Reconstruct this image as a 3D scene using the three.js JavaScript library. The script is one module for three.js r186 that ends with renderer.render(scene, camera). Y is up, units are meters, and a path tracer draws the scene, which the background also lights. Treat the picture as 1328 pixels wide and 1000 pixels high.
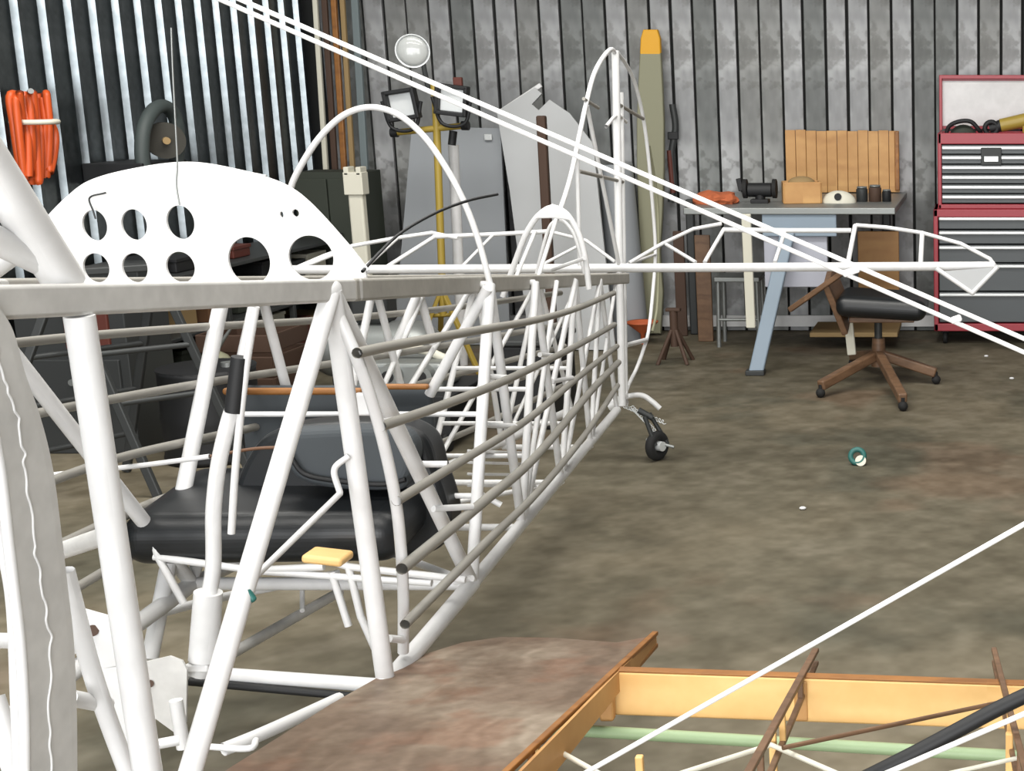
import * as THREE from 'three';
import { RectAreaLightUniformsLib } from 'three/addons/lights/RectAreaLightUniformsLib.js';
import { RoundedBoxGeometry } from 'three/addons/geometries/RoundedBoxGeometry.js';
import { mergeGeometries } from 'three/addons/utils/BufferGeometryUtils.js';

// ------------------------------------------------------------------ camera, sky, lights, exposure
const scene = new THREE.Scene();
const H = 1.65, F = 1900, PX = 1280, PY = 500, TILT = Math.atan(388 / 1900);
const camera = new THREE.PerspectiveCamera(2 * Math.atan(500 / F) * 180 / Math.PI, 1.328, 0.05, 100);
camera.position.set(0, H, 0);
camera.rotation.set(-TILT, 0, 0);
camera.setViewOffset(1328, 1000, -(PX - 664), 0, 1328, 1000);
scene.add(camera);

scene.background = new THREE.Color(0.78, 0.86, 1.0);      // pale overcast sky outside the hangar
scene.backgroundIntensity = 2.0;

RectAreaLightUniformsLib.init();
function areaLight(w, h, pos, look, intensity, color = 0xffffff) {
  const l = new THREE.RectAreaLight(color, intensity, w, h);
  l.position.set(...pos); l.lookAt(...look); l.name = 'daylight'; scene.add(l); return l;
}
areaLight(7.6, 3.6, [-0.7, 1.95, 4.9], [-0.7, 1.95, -5], 9.0, 0xfffdfa);        // open hangar door behind the camera
const SKYLIGHTS = [[-1.6, -1.6], [-1.6, -5.6]];                                  // translucent roof panels
for (const [x, z] of SKYLIGHTS) areaLight(5.0, 1.1, [x, 4.72, z], [x, 0, z], 15, 0xfffcf6);

const renderer = new THREE.WebGLRenderer({ antialias: true });
renderer.toneMapping = THREE.LinearToneMapping;
renderer.toneMappingExposure = 1.0;
renderer.shadowMap.enabled = true;

// ------------------------------------------------------------------ pixel -> place helpers (a pixel only gives a direction)
const V = (x, y, z) => new THREE.Vector3(x, y, z);
const cT = Math.cos(TILT), sT = Math.sin(TILT);
function ray(x, y) { const cx = (x - PX) / F, cy = -(y - PY) / F; return V(cx, cy * cT - sT, -cy * sT - cT); }
const cam0 = V(0, H, 0);
const atX = (x, y, X) => { const d = ray(x, y); return d.multiplyScalar(X / d.x).add(cam0); };
const atZ = (x, y, Z) => { const d = ray(x, y); return d.multiplyScalar(-Z / d.z).add(cam0); };   // Z = metres ahead
const atY = (x, y, Y) => { const d = ray(x, y); return d.multiplyScalar((Y - H) / d.y).add(cam0); };
const lerp3 = (a, b, t) => a.clone().lerp(b, t);

// seeded random
let seed = 12345;
const rnd = () => { seed = (seed * 1664525 + 1013904223) >>> 0; return seed / 4294967296; };
const rr = (a, b) => a + (b - a) * rnd();

// ------------------------------------------------------------------ procedural textures
function noiseField(n) { const a = new Float32Array(n * n); for (let i = 0; i < a.length; i++) a[i] = rnd(); return a; }
const NF = 256, nf = noiseField(NF);
function vnoise(x, y, per) {
  const xi = Math.floor(x), yi = Math.floor(y), fx = x - xi, fy = y - yi;
  const w = (i) => ((i % per) + per) % per;
  const g = (i, j) => nf[(w(j) % NF) * NF + (w(i) % NF)];
  const sx = fx * fx * (3 - 2 * fx), sy = fy * fy * (3 - 2 * fy);
  return (g(xi, yi) * (1 - sx) + g(xi + 1, yi) * sx) * (1 - sy) + (g(xi, yi + 1) * (1 - sx) + g(xi + 1, yi + 1) * sx) * sy;
}
function fbm(u, v, f, oct, sx = 1) {
  let s = 0, a = 0.5, t = 0;
  for (let o = 0; o < oct; o++) { const p = f << o; s += a * vnoise(u * p * sx + o * 17, v * p + o * 31, p * sx); t += a; a *= 0.55; }
  return s / t;
}
const clamp = (x) => Math.max(0, Math.min(1, x));
function tex(n, metres, fn, srgb = true) {
  const d = new Uint8Array(n * n * 4);
  for (let j = 0; j < n; j++) for (let i = 0; i < n; i++) {
    const c = fn(i / n, j / n), k = (j * n + i) * 4;
    d[k] = clamp(c[0]) * 255; d[k + 1] = clamp(c[1]) * 255; d[k + 2] = clamp(c[2]) * 255; d[k + 3] = 255;
  }
  const t = new THREE.DataTexture(d, n, n, THREE.RGBAFormat);
  t.wrapS = t.wrapT = THREE.RepeatWrapping; t.magFilter = THREE.LinearFilter; t.minFilter = THREE.LinearMipmapLinearFilter; t.generateMipmaps = true;
  if (srgb) t.colorSpace = THREE.SRGBColorSpace;
  t.repeat.set(1 / metres, 1 / metres); t.needsUpdate = true; return t;
}
const mix = (a, b, t) => [a[0] + (b[0] - a[0]) * t, a[1] + (b[1] - a[1]) * t, a[2] + (b[2] - a[2]) * t];
const step = (a, b, x) => { const t = clamp((x - a) / (b - a)); return t * t * (3 - 2 * t); };

const floorTex = tex(1024, 5, (u, v) => {
  const big = fbm(u, v, 4, 4), mid = fbm(u + .3, v + .1, 12, 4), fine = fbm(u, v, 64, 3), stain = fbm(u + .6, v + .2, 6, 5), rust = fbm(u + .15, v + .7, 7, 4);
  let c = mix([0.36, 0.335, 0.27], [0.44, 0.405, 0.33], step(.3, .7, big));
  c = mix(c, [0.29, 0.28, 0.225], .7 * step(.52, .68, stain));
  c = mix(c, [0.43, 0.34, 0.265], .5 * step(.56, .72, rust));
  c = mix(c, [0.50, 0.47, 0.41], .4 * step(.58, .74, mid));
  const g = (fine - .5) * .16; return [c[0] + g, c[1] + g, c[2] + g];
});
const galvTex = tex(512, 1.6, (u, v) => {
  const a = fbm(u, v, 6, 4), b = fbm(u + .4, v, 24, 4), s = fbm(u, v * .25, 32, 3);
  let c = mix([0.56, 0.565, 0.57], [0.70, 0.705, 0.71], step(.35, .68, a));
  c = mix(c, [0.46, 0.46, 0.455], .55 * step(.5, .72, b)); const g = (s - .5) * .14; return [c[0] + g, c[1] + g, c[2] + g];
});
const sheetTex = tex(512, 1.2, (u, v) => {
  const a = fbm(u, v, 6, 4), b = fbm(u + .3, v, 30, 3);
  const c = mix([0.41, 0.435, 0.445], [0.51, 0.535, 0.545], a), g = (b - .5) * .12; return [c[0] + g, c[1] + g, c[2] + g];
});
function woodTex(c0, c1, metres = 1, fr = 40) {
  return tex(512, metres, (u, v) => {
    const w = fbm(u, v, 4, 3), gr = fbm(u * 1, v + w * .06, 4, 2), l = fbm(u, v, fr, 3);
    const lines = vnoise((v * fr + w * 3), u * 4, 512) ; const t = clamp(.5 * lines + .35 * gr + .25 * l - .05);
    return mix(c0, c1, t);
  });
}
const sprTex = woodTex([0.95, 0.80, 0.55], [0.86, 0.67, 0.41]);
const plyTex = tex(512, 1.1, (u, v) => {
  const a = fbm(u, v, 4, 5), b = fbm(u + .4, v + .2, 7, 4), l = fbm(u, v, 48, 3), s = vnoise(u * 60 + a * 8, v * 4, 512);
  let c = mix([0.42, 0.35, 0.285], [0.53, 0.475, 0.41], step(.35, .65, a));
  c = mix(c, [0.46, 0.33, 0.25], .55 * step(.5, .68, b)); const g = (l - .5) * .12 + (s - .5) * .08; return [c[0] + g, c[1] + g, c[2] + g];
});
const amberTex = woodTex([0.83, 0.65, 0.42], [0.67, 0.48, 0.28], 1, 24);
const rustWoodTex = woodTex([0.68, 0.46, 0.22], [0.44, 0.28, 0.13], .6, 30);
const oldWoodTex = woodTex([0.52, 0.40, 0.30], [0.34, 0.25, 0.18], .5, 30);
const paintTex = tex(256, .8, (u, v) => { const a = fbm(u, v, 5, 4), b = fbm(u, v, 24, 3); const g = .875 + .07 * (a - .5) + .05 * (b - .5); return [g, g, g]; });
const greyPaintTex = tex(256, .6, (u, v) => { const a = fbm(u, v, 4, 4), b = fbm(u + .2, v, 28, 3); const g = .79 + .09 * (a - .5) + .07 * (b - .5); return [g, g * .995, g * .98]; });

const std = (o) => new THREE.MeshStandardMaterial(o);
const phy = (o) => new THREE.MeshPhysicalMaterial(o);
const M = {
  floor: std({ map: floorTex, roughness: .75 }),
  galv: std({ map: galvTex, roughness: .6, metalness: .25 }),
  galvB: std({ map: galvTex, color: 0xdcdcd8, roughness: .6, metalness: .25 }),
  galvC: std({ map: galvTex, color: 0xc6c9c6, roughness: .65, metalness: .2 }),
  sheet: std({ map: sheetTex, roughness: .3, metalness: 1 }),
  backing: std({ color: 0x1c1d1c, roughness: .95 }),
  plaster: std({ map: galvTex, color: 0xc9c9c4, roughness: .9 }),
  white: std({ map: paintTex, roughness: .38 }),
  whiteMatte: std({ map: paintTex, roughness: .7 }),
  greyStrip: std({ map: greyPaintTex, roughness: .55 }),
  stringer: std({ color: 0x9b9891, roughness: .55, metalness: .2 }),
  railGrey: std({ map: greyPaintTex, color: 0xcfccc6, roughness: .6 }),
  black: std({ color: 0x17181a, roughness: .6 }),
  rubber: std({ color: 0x1b1b1b, roughness: .8 }),
  leather: phy({ color: 0x14171a, roughness: .42, clearcoat: .15, clearcoatRoughness: .4 }),
  greyCloth: std({ color: 0x43484c, roughness: .8 }),
  spruce: std({ map: sprTex, roughness: .5 }),
  ply: std({ map: plyTex, roughness: .5 }),
  amber: std({ map: amberTex, roughness: .55 }),
  rustWood: std({ map: rustWoodTex, roughness: .5 }),
  oldWood: std({ map: oldWoodTex, roughness: .5 }),
  orange: std({ color: 0xc9521f, roughness: .45 }),
  yellow: std({ color: 0xa8903e, roughness: .45 }),
  red: std({ color: 0xa23540, roughness: .4 }),
  drawer: std({ color: 0x55595b, roughness: .45, metalness: .2 }),
  alu: std({ color: 0xdfe2e2, roughness: .35, metalness: .35 }),
  steel: std({ color: 0x8f9290, roughness: .45, metalness: .6 }),
  darkSteel: std({ color: 0x3e4040, roughness: .55, metalness: .4 }),
  blueGrey: std({ color: 0x8b9aa8, roughness: .55 }),
  slate: std({ color: 0x6f7a7c, roughness: .6 }),
  lilacGrey: std({ color: 0xb3b5c0, roughness: .6 }),
  panelGrey: std({ color: 0x989ca0, roughness: .55 }),
  panelLight: std({ color: 0xb9bbbc, roughness: .55 }),
  olive: std({ color: 0x8d8c74, roughness: .6 }),
  green: std({ color: 0x8ea37d, roughness: .5 }),
  cord: std({ color: 0x6a4a34, roughness: .6 }),
  brown: std({ color: 0x4b372b, roughness: .7 }),
  tan: std({ color: 0x9a8159, roughness: .8 }),
  card: std({ color: 0x6b4c33, roughness: .85 }),
  teal: std({ color: 0x2b655f, roughness: .5 }),
  glassy: phy({ color: 0xb9bcba, roughness: .35, clearcoat: .6 }),
  dkRed: std({ color: 0x5a2a20, roughness: .6 }),
  dkGreen: std({ color: 0x33382f, roughness: .7 }),
  cream: std({ color: 0xd9d6c6, roughness: .6 }),
};

// ------------------------------------------------------------------ geometry helpers
function metreUV(g) {                     // box-projected uv in metres
  if (g.index) g = g.toNonIndexed();
  const p = g.attributes.position, n = g.attributes.normal || (g.computeVertexNormals(), g.attributes.normal);
  const uv = new Float32Array(p.count * 2);
  for (let t = 0; t < p.count; t += 3) {
    let ax = 0, ay = 0, az = 0;
    for (let k = 0; k < 3; k++) { ax += n.getX(t + k); ay += n.getY(t + k); az += n.getZ(t + k); }
    ax = Math.abs(ax); ay = Math.abs(ay); az = Math.abs(az);
    for (let k = 0; k < 3; k++) {
      const i = t + k; let u, v;
      if (ay >= ax && ay >= az) { u = p.getX(i); v = p.getZ(i); } else if (ax >= az) { u = p.getZ(i); v = p.getY(i); } else { u = p.getX(i); v = p.getY(i); }
      uv[2 * i] = u; uv[2 * i + 1] = v;
    }
  }
  g.setAttribute('uv', new THREE.BufferAttribute(uv, 2)); return g;
}
function clean(g) { if (g.index) g = g.toNonIndexed(); for (const k of Object.keys(g.attributes)) if (!['position', 'normal', 'uv'].includes(k)) g.deleteAttribute(k); return g; }
const merge = (list) => mergeGeometries(list.map(clean));
const UP = V(0, 1, 0);
function orient(g, a, b, ref = UP) {      // geometry built along +y from 0..len -> from a to b; ref gives the local z side
  const y = b.clone().sub(a).normalize(); let z = ref.clone().sub(y.clone().multiplyScalar(ref.dot(y)));
  if (z.length() < 1e-4) z = V(1, 0, 0).sub(y.clone().multiplyScalar(y.x)); z.normalize();
  const x = y.clone().cross(z); const m = new THREE.Matrix4().makeBasis(x, y, z).setPosition(a); return g.applyMatrix4(m);
}
function cyl(a, b, r, r2 = r, seg = 14) {
  const L = a.distanceTo(b); const g = new THREE.CylinderGeometry(r2, r, L, seg); g.translate(0, L / 2, 0); return orient(g, a, b);
}
function bar(a, b, w, h, ref = UP) {      // rectangular bar, h measured along ref
  const L = a.distanceTo(b); const g = new RoundedBoxGeometry(w, L, h, 2, Math.min(w, h) * .22); g.translate(0, L / 2, 0); return orient(g, a, b, ref);
}
function pipe(pts, r, closed = false, n = 0, seg = 10, tension) {
  if (pts.length === 2) return cyl(pts[0], pts[1], r);
  const c = new THREE.CatmullRomCurve3(pts, closed, 'centripetal', tension); return new THREE.TubeGeometry(c, n || pts.length * 8, r, seg, closed);
}
function poly(pts, r) {                   // straight segments with ball joints
  const l = []; for (let i = 0; i < pts.length - 1; i++) l.push(cyl(pts[i], pts[i + 1], r, r, 12));
  for (let i = 1; i < pts.length - 1; i++) { const s = new THREE.SphereGeometry(r * 1.01, 12, 8); s.translate(pts[i].x, pts[i].y, pts[i].z); l.push(s); }
  return merge(l);
}
const box = (w, h, d, x = 0, y = 0, z = 0, r = .006) => { const g = r > 0 ? new RoundedBoxGeometry(w, h, d, 2, Math.min(r, w * .45, h * .45, d * .45)) : new THREE.BoxGeometry(w, h, d); g.translate(x, y, z); return g; };
const plainBox = (w, h, d, x = 0, y = 0, z = 0) => box(w, h, d, x, y, z, 0);
function plate(pts, n, thick) {           // flat polygon of 3-D points, given thickness along n
  const c = pts[0], zz = n.clone().normalize(); let xx = pts[1].clone().sub(c); xx.sub(zz.clone().multiplyScalar(xx.dot(zz))).normalize(); const yy = zz.clone().cross(xx);
  const s = new THREE.Shape(pts.map(p => { const d = p.clone().sub(c); return new THREE.Vector2(d.dot(xx), d.dot(yy)); }));
  const g = new THREE.ExtrudeGeometry(s, { depth: thick, bevelEnabled: false }); return g.applyMatrix4(new THREE.Matrix4().makeBasis(xx, yy, zz).setPosition(c));
}
const lathe = (prof, seg = 24) => new THREE.LatheGeometry(prof.map(p => new THREE.Vector2(p[0], p[1])), seg);

// ------------------------------------------------------------------ object helpers
const taken = {};
const numbered = (n) => { const k = taken[n] = (taken[n] ?? -1) + 1; return k ? `${n}_${String(k).padStart(3, '0')}` : n; };
const bases = new WeakMap();
function thing(name, label, category, pos = V(0, 0, 0), turn = 0, group) {
  const g = new THREE.Group(); g.name = numbered(name); g.position.copy(pos); g.rotation.y = turn; g.userData = { label, category }; if (group) g.userData.group = group;
  scene.add(g); bases.set(g, V(0, 0, 0)); return g;
}
function mk(name, geo, mat, parent) {
  const m = new THREE.Mesh(metreUV(geo), mat); m.name = name; m.castShadow = m.receiveShadow = true; parent.add(m); bases.set(m, bases.get(parent)); return m;
}
function pt(name, geo, mat, parent, label) {         // part given in world coordinates, stored relative to its thing's base
  const b = bases.get(parent) || V(0, 0, 0); geo = metreUV(geo.index ? geo.toNonIndexed() : geo); geo.translate(-b.x, -b.y, -b.z);
  const m = new THREE.Mesh(geo, mat); m.name = name; m.castShadow = m.receiveShadow = true; if (label) m.userData.label = label; parent.add(m); bases.set(m, b); return m;
}
function sub(name, parent) { const g = new THREE.Group(); g.name = name; parent.add(g); bases.set(g, bases.get(parent)); return g; }
function wthing(name, label, category, base, group) { const g = thing(name, label, category, base, 0, group); bases.set(g, base.clone()); return g; }
function single(name, geo, mat, label, category, group) { // a one-mesh thing in world coordinates, re-based to its own foot
  geo = metreUV(geo); geo.computeBoundingBox(); const b = geo.boundingBox, c = V((b.min.x + b.max.x) / 2, b.min.y, (b.min.z + b.max.z) / 2); geo.translate(-c.x, -c.y, -c.z);
  const m = new THREE.Mesh(geo, mat); m.name = numbered(name); m.position.copy(c); m.castShadow = m.receiveShadow = true; m.userData = { label, category }; if (group) m.userData.group = group; scene.add(m); return m;
}
function struct(name, geo, mat) { const m = new THREE.Mesh(metreUV(geo), mat); m.name = name; m.castShadow = m.receiveShadow = true; m.userData = { kind: 'structure' }; scene.add(m); bases.set(m, V(0, 0, 0)); return m; }

// ================================================================== THE SETTING
const XL = -4.5, XR = 6.5, ZB = -9.95, ZF = 5.0, CH = 4.8;
struct('floor', plainBox(XR - XL + .4, .1, ZF - ZB + .4, (XL + XR) / 2, -.05, (ZF + ZB) / 2), M.floor);
{ // ceiling with two openings for the translucent roof panels, built of strips around them
  const l = []; const zs = [ZB - .2, -6.2, -5.0, -2.2, -1.0, ZF + .2]; const x0 = -4.2, x1 = 1.0;
  l.push(plainBox(XR - XL + .4, .1, zs[1] - zs[0], (XL + XR) / 2, CH + .05, (zs[0] + zs[1]) / 2), plainBox(XR - XL + .4, .1, zs[3] - zs[2], (XL + XR) / 2, CH + .05, (zs[2] + zs[3]) / 2), plainBox(XR - XL + .4, .1, zs[5] - zs[4], (XL + XR) / 2, CH + .05, (zs[4] + zs[5]) / 2));
  for (const k of [1, 3]) l.push(plainBox(x0 - XL + .2, .1, 1.2, (x0 + XL - .2) / 2, CH + .05, (zs[k] + zs[k + 1]) / 2), plainBox(XR + .2 - x1, .1, 1.2, (x1 + XR + .2) / 2, CH + .05, (zs[k] + zs[k + 1]) / 2));
  struct('ceiling', merge(l), M.plaster);
  const sm = std({ color: 0xf4f4ee, emissive: 0xffffff, emissiveIntensity: .8, roughness: .7 });
  SKYLIGHTS.forEach(([x, z], i) => struct('window_' + (i + 1), plainBox(5.2, .03, 1.2, x, CH + .06, z), sm));
}
struct('wall_right', plainBox(.15, CH, ZF - ZB, XR + .075, CH / 2, (ZF + ZB) / 2), M.galv);
struct('wall_front', merge([plainBox(-4.5 - XL + .02, CH, .15, XL, CH / 2, ZF + .075), plainBox(XR - 3.1, CH, .15, (XR + 3.1) / 2, CH / 2, ZF + .075), plainBox(XR - XL, CH - 3.75, .15, (XR + XL) / 2, (CH + 3.75) / 2, ZF + .075)]), M.plaster);
{ // back wall: upright metal boards with dark joints
  const w = struct('wall_back', plainBox(XR - XL + .2, CH, .1, (XL + XR) / 2, CH / 2, ZB - .085), M.backing);
  const pitch = .1452; const gs = [.019, .009, .021, .012]; const mats = [M.galv, M.galvB, M.galv, M.galvC];
  const geos = gs.map(gp => metreUV(box(pitch - gp, CH - .01, .03, 0, 0, 0, .005)));
  let k = 0; for (let x = XL + .09; x < XR; x += pitch, k++) {
    const v = [0, 1, 2, 3, 1, 0, 3, 2][k % 8];
    const m = new THREE.Mesh(geos[v], mats[(k * 7 + (k >> 2)) % 4]); m.name = 'wall_panel'; m.position.set(x + pitch / 2, CH / 2, ZB - .015 + rr(-.004, .004)); m.castShadow = m.receiveShadow = true; w.add(m);
  }
  for (const x of geos) { const uv = x.attributes.uv; for (let i = 0; i < uv.count; i++) uv.setXY(i, uv.getX(i) + rr(0, 0), uv.getY(i)); }
  struct('baseboard_back', plainBox(XR - XL, .075, .025, (XL + XR) / 2, .075, ZB + .02), M.whiteMatte);
}
{ // left wall: trapezoid-ribbed metal sheet
  const w = struct('wall_left', plainBox(.1, CH, ZF - ZB, XL - .07, CH / 2, (ZF + ZB) / 2), M.backing);
  const pitch = .2027;
  const panelG = metreUV(plainBox(.02, CH, pitch - .075, 0, 0, 0));
  const s = new THREE.Shape([[-.048, 0], [.040, 0], [.022, .050], [-.006, .050]].map(p => new THREE.Vector2(...p)));
  let ribG = new THREE.ExtrudeGeometry(s, { depth: CH, bevelEnabled: false }); ribG.rotateX(-Math.PI / 2); ribG.rotateY(-Math.PI / 2); ribG = metreUV(ribG); // profile x -> +z(?), height -> +x
  ribG.computeBoundingBox();
  const n = Math.floor((ZF - ZB) / pitch);
  for (let k = 0; k < n; k++) {
    const z = ZB + .12 + k * pitch;
    const p = new THREE.Mesh(panelG, M.sheet); p.name = 'wall_panel'; p.position.set(XL - .01, CH / 2, z + pitch / 2); p.castShadow = p.receiveShadow = true; w.add(p);
    const r = new THREE.Mesh(ribG, M.sheet); r.name = 'wall_rib'; r.position.set(XL - .02, 0, z); r.castShadow = r.receiveShadow = true; w.add(r);
  }
}

// ================================================================== THE AIRCRAFT
const XC = -1.593;
const HWT = [[0, .35], [3.3, .35], [6.35, .035], [9, .035]];
function hw(z) { for (let i = 0; i < HWT.length - 1; i++) { const [a, p] = HWT[i], [b, q] = HWT[i + 1]; if (z <= b) return p + (q - p) * clamp((z - a) / (b - a)); } return .035; }
function S(x, y, bulge = 0) { let z = 3.2, p; for (let i = 0; i < 60; i++) { p = atX(x, y, XC + hw(z) + bulge * clamp((6.6 - z) / 3)); z += (-p.z - z) * .6; } return p; }
const C = (x, y) => atX(x, y, XC);                              // on the aircraft's centre plane
const mir = (p) => V(2 * XC - p.x, p.y, p.z);
const air = wthing('biplane_frame', 'uncovered white steel tube fuselage frame of a small biplane with tail and lower wing skeleton', 'aircraft', V(XC, 0, -6.4));
const wpx = (p, px) => { const d = p.clone().sub(cam0); return px / F * (-(d.z) * cT + (-d.y) * sT) / 2; };   // pixel width -> radius at that place
const both = (name, pts, r, mat = M.white) => { pt(name, pipe(pts, r), mat, air); pt(name, pipe(pts.map(mir), r), mat, air); };
const one = (name, pts, r, mat = M.white, parent = air, label) => pt(name, pipe(pts, r), mat, parent, label);

// upper longerons: flat grey strip over the tube
const U = [S(-260, 401), S(100, 387), S(430, 377), S(635, 369), S(694, 366.5), S(746, 364), S(778, 363), S(812, 361)];
{
  const mk2 = (a, b, h, mat, nm, lb) => { pt(nm, bar(a, b, .03, h), mat, air, lb); pt(nm, bar(mir(a), mir(b), .03, h), mat, air, lb); };
  mk2(U[0], lerp3(U[2], U[3], .12), .044, M.greyStrip, 'longeron', 'flat pale grey upper side rail');
  mk2(lerp3(U[2], U[3], .08), U[7], .045, M.railGrey, 'longeron_strip', 'dull grey rear upper side rail');
}
// lower longerons
const L = [S(330, 1092), S(500, 884), S(612, 757), S(677, 684), S(728, 626), S(766, 580), S(800, 532)];
const onLow = (z) => lerp3(L[2], L[0], (z - L[2].z) / (L[0].z - L[2].z)), LF = onLow(U[0].z);        // lower rails carried forward to the firewall station
const toLow = (a, b) => { let t = 1.2; for (let i = 0; i < 30; i++) { const p = lerp3(a, b, t), q = onLow(p.z); t += (p.y - q.y) / (a.y - b.y); } const p = lerp3(a, b, t); p.x = onLow(p.z).x; return p; };
both('longeron', [LF, L[2]], .02, M.white); both('longeron', [L[2], L[6]], .017, M.white);
// side trusses
both('strut', [U[1].clone().add(V(0, -.024, 0)), toLow(U[1], S(190, 1000))], .0195);
both('strut', [U[0], LF], .018); one('cross_tube', [U[0], mir(U[0])], .016); one('cross_tube', [LF, mir(LF)], .016);
both('strut', [U[2], toLow(U[2], S(245, 1000))], .0175);
both('strut', [U[2], L[1]], .0185);
both('strut', [U[2], L[2]], .0165);
both('strut', [U[3], L[2]], .0145);
both('strut', [U[3], L[3]], .0125);
both('strut', [U[4], L[3]], .0115);
both('strut', [U[4], L[4]], .011);
both('strut', [U[5], L[4]], .010);
both('strut', [U[5], L[5]], .010);
both('strut', [U[6], L[5]], .009);
both('strut', [U[6], L[6]], .009);
both('strut', [U[5], L[3]], .009); both('strut', [U[6], L[4]], .008); both('strut', [lerp3(U[4], U[5], .5), L[3]], .008); both('strut', [lerp3(U[6], U[7], .6), L[5]], .007);
one('strut', [S(100, 390), mir(S(430, 380))], .012);
// cross tubes between the two sides
for (let i = 2; i <= 5; i++) one('cross_tube', [L[i], mir(L[i])], i < 3 ? .016 : .010);
for (let i = 3; i <= 6; i++) one('cross_tube', [U[i], mir(U[i])], .009);
for (let i = 3; i <= 5; i++) { const a = lerp3(U[i], L[i - 1], .45), b = lerp3(U[i], L[i - 1], .72); one('cross_tube', [a, mir(a)], .007); one('cross_tube', [b, mir(b)], .007); }
one('cross_tube', [L[2], mir(L[3])], .010); one('cross_tube', [L[4], mir(L[3])], .008);
// gusset where tubes meet
for (const p of [U[2], L[2], L[1]]) for (const q of [p, mir(p)]) { const s = new THREE.SphereGeometry(.024, 14, 10); s.scale(.72, .9, 1.2); s.translate(q.x, q.y, q.z); pt('weld_joint', s, M.white, air); }

// curved formers and the stringers they carry
const former = [[433, 396], [450, 435], [466, 473], [491, 550], [512, 643], [519, 700], [523, 770], [523, 846]].map(([x, y], i) => atX(x, y, XC + .35 + .045 * Math.sin(i / 7 * Math.PI)));
both('former', former, .0115);
one('former_tie', [S(505, 828), atX(523, 830, XC + .36)], .008);
const stringerPx = [
  [[463, 458], [490, 452], [560, 439], [640, 425], [695, 415], [745, 401], [796, 380]],
  [[494, 553], [512, 547], [559, 531], [640, 500], [719, 463], [760, 442], [797, 421]],
  [[514, 650], [600, 597], [680, 547], [749, 490], [800, 449]],
  [[521, 738], [634, 645], [690, 597], [770, 503], [802, 470]],
  [[525, 810], [634, 700], [691, 645], [760, 562], [801, 500]],
];
stringerPx.forEach((l, i) => both('stringer', l.map(([x, y]) => S(x, y, .05)), i === 3 ? .0125 : .0105, M.stringer));
// short outriggers between truss and stringers
for (const [a, b] of [[[495, 548], [512, 545]], [[548, 602], [580, 602]], [[562, 660], [612, 657]], [[632, 488], [660, 490]], [[630, 551], [668, 553]], [[700, 460], [726, 462]], [[716, 495], [742, 490]], [[622, 640], [650, 655]], [[590, 755], [612, 750]]])
  one('outrigger', [S(...a), S(b[0], b[1], .05)], .0075);
// braces inside the rear fuselage
one('brace', [S(632, 374), atX(557, 512, XC + .12)], .0135);
one('brace', [atX(540, 385, XC - .22), atX(514, 446, XC - .25)], .014); one('brace', [atX(545, 385, XC - .22), atX(562, 446, XC - .2)], .013);
one('strut', [atX(286, 396, XC - .35), atX(194, 856, XC - .35)], .0185);
for (let k = 0; k < 4; k++) { const a = atZ(612, 585 + k * 15, 3.98), b = atZ(690, 588 + k * 14, 4.35); pt('floor_slat', bar(a, b, .03, .008), M.white, air); }

// the row of curved hoops behind the cockpit
const hoop = [[367, 372], [374, 300], [376, 248], [392, 212], [420, 172], [450, 147], [482, 139], [515, 148], [548, 175], [578, 217], [600, 258], [620, 310], [636, 370]].map(([x, y]) => atZ(x, y, -U[3].z));
one('turtledeck_hoop', hoop, .008);
const z5 = -U[5].z;
one('turtledeck_hoop', [[652, 385], [668, 340], [684, 300], [700, 278], [716, 269], [733, 276], [748, 298], [758, 330], [764, 375]].map(([x, y]) => atZ(x, y, z5)), .010);
{ const s = new THREE.Shape(); const p = [[698, 282], [706, 271], [717, 266], [728, 270], [738, 284], [717, 281]].map(([x, y]) => atZ(x, y, z5)); s.moveTo(p[0].x, p[0].y); for (const q of p.slice(1)) s.lineTo(q.x, q.y); const g = new THREE.ExtrudeGeometry(s, { depth: .012, bevelEnabled: true, bevelSize: .004, bevelThickness: .004, bevelSegments: 2 }); g.translate(0, 0, -z5); pt('hoop_cap', g, M.white, air); }
one('turtledeck_hoop', [[693, 370], [702, 330], [716, 290], [728, 286], [742, 300], [756, 345], [760, 372]].map(([x, y]) => atZ(x, y, 5.5)), .007);
for (const [a, b] of [[[664, 372], [694, 300]], [[694, 372], [722, 282]], [[758, 335], [716, 350]]]) one('brace', [atZ(...a, 5.0), atZ(...b, 5.2)], .007);

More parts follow.
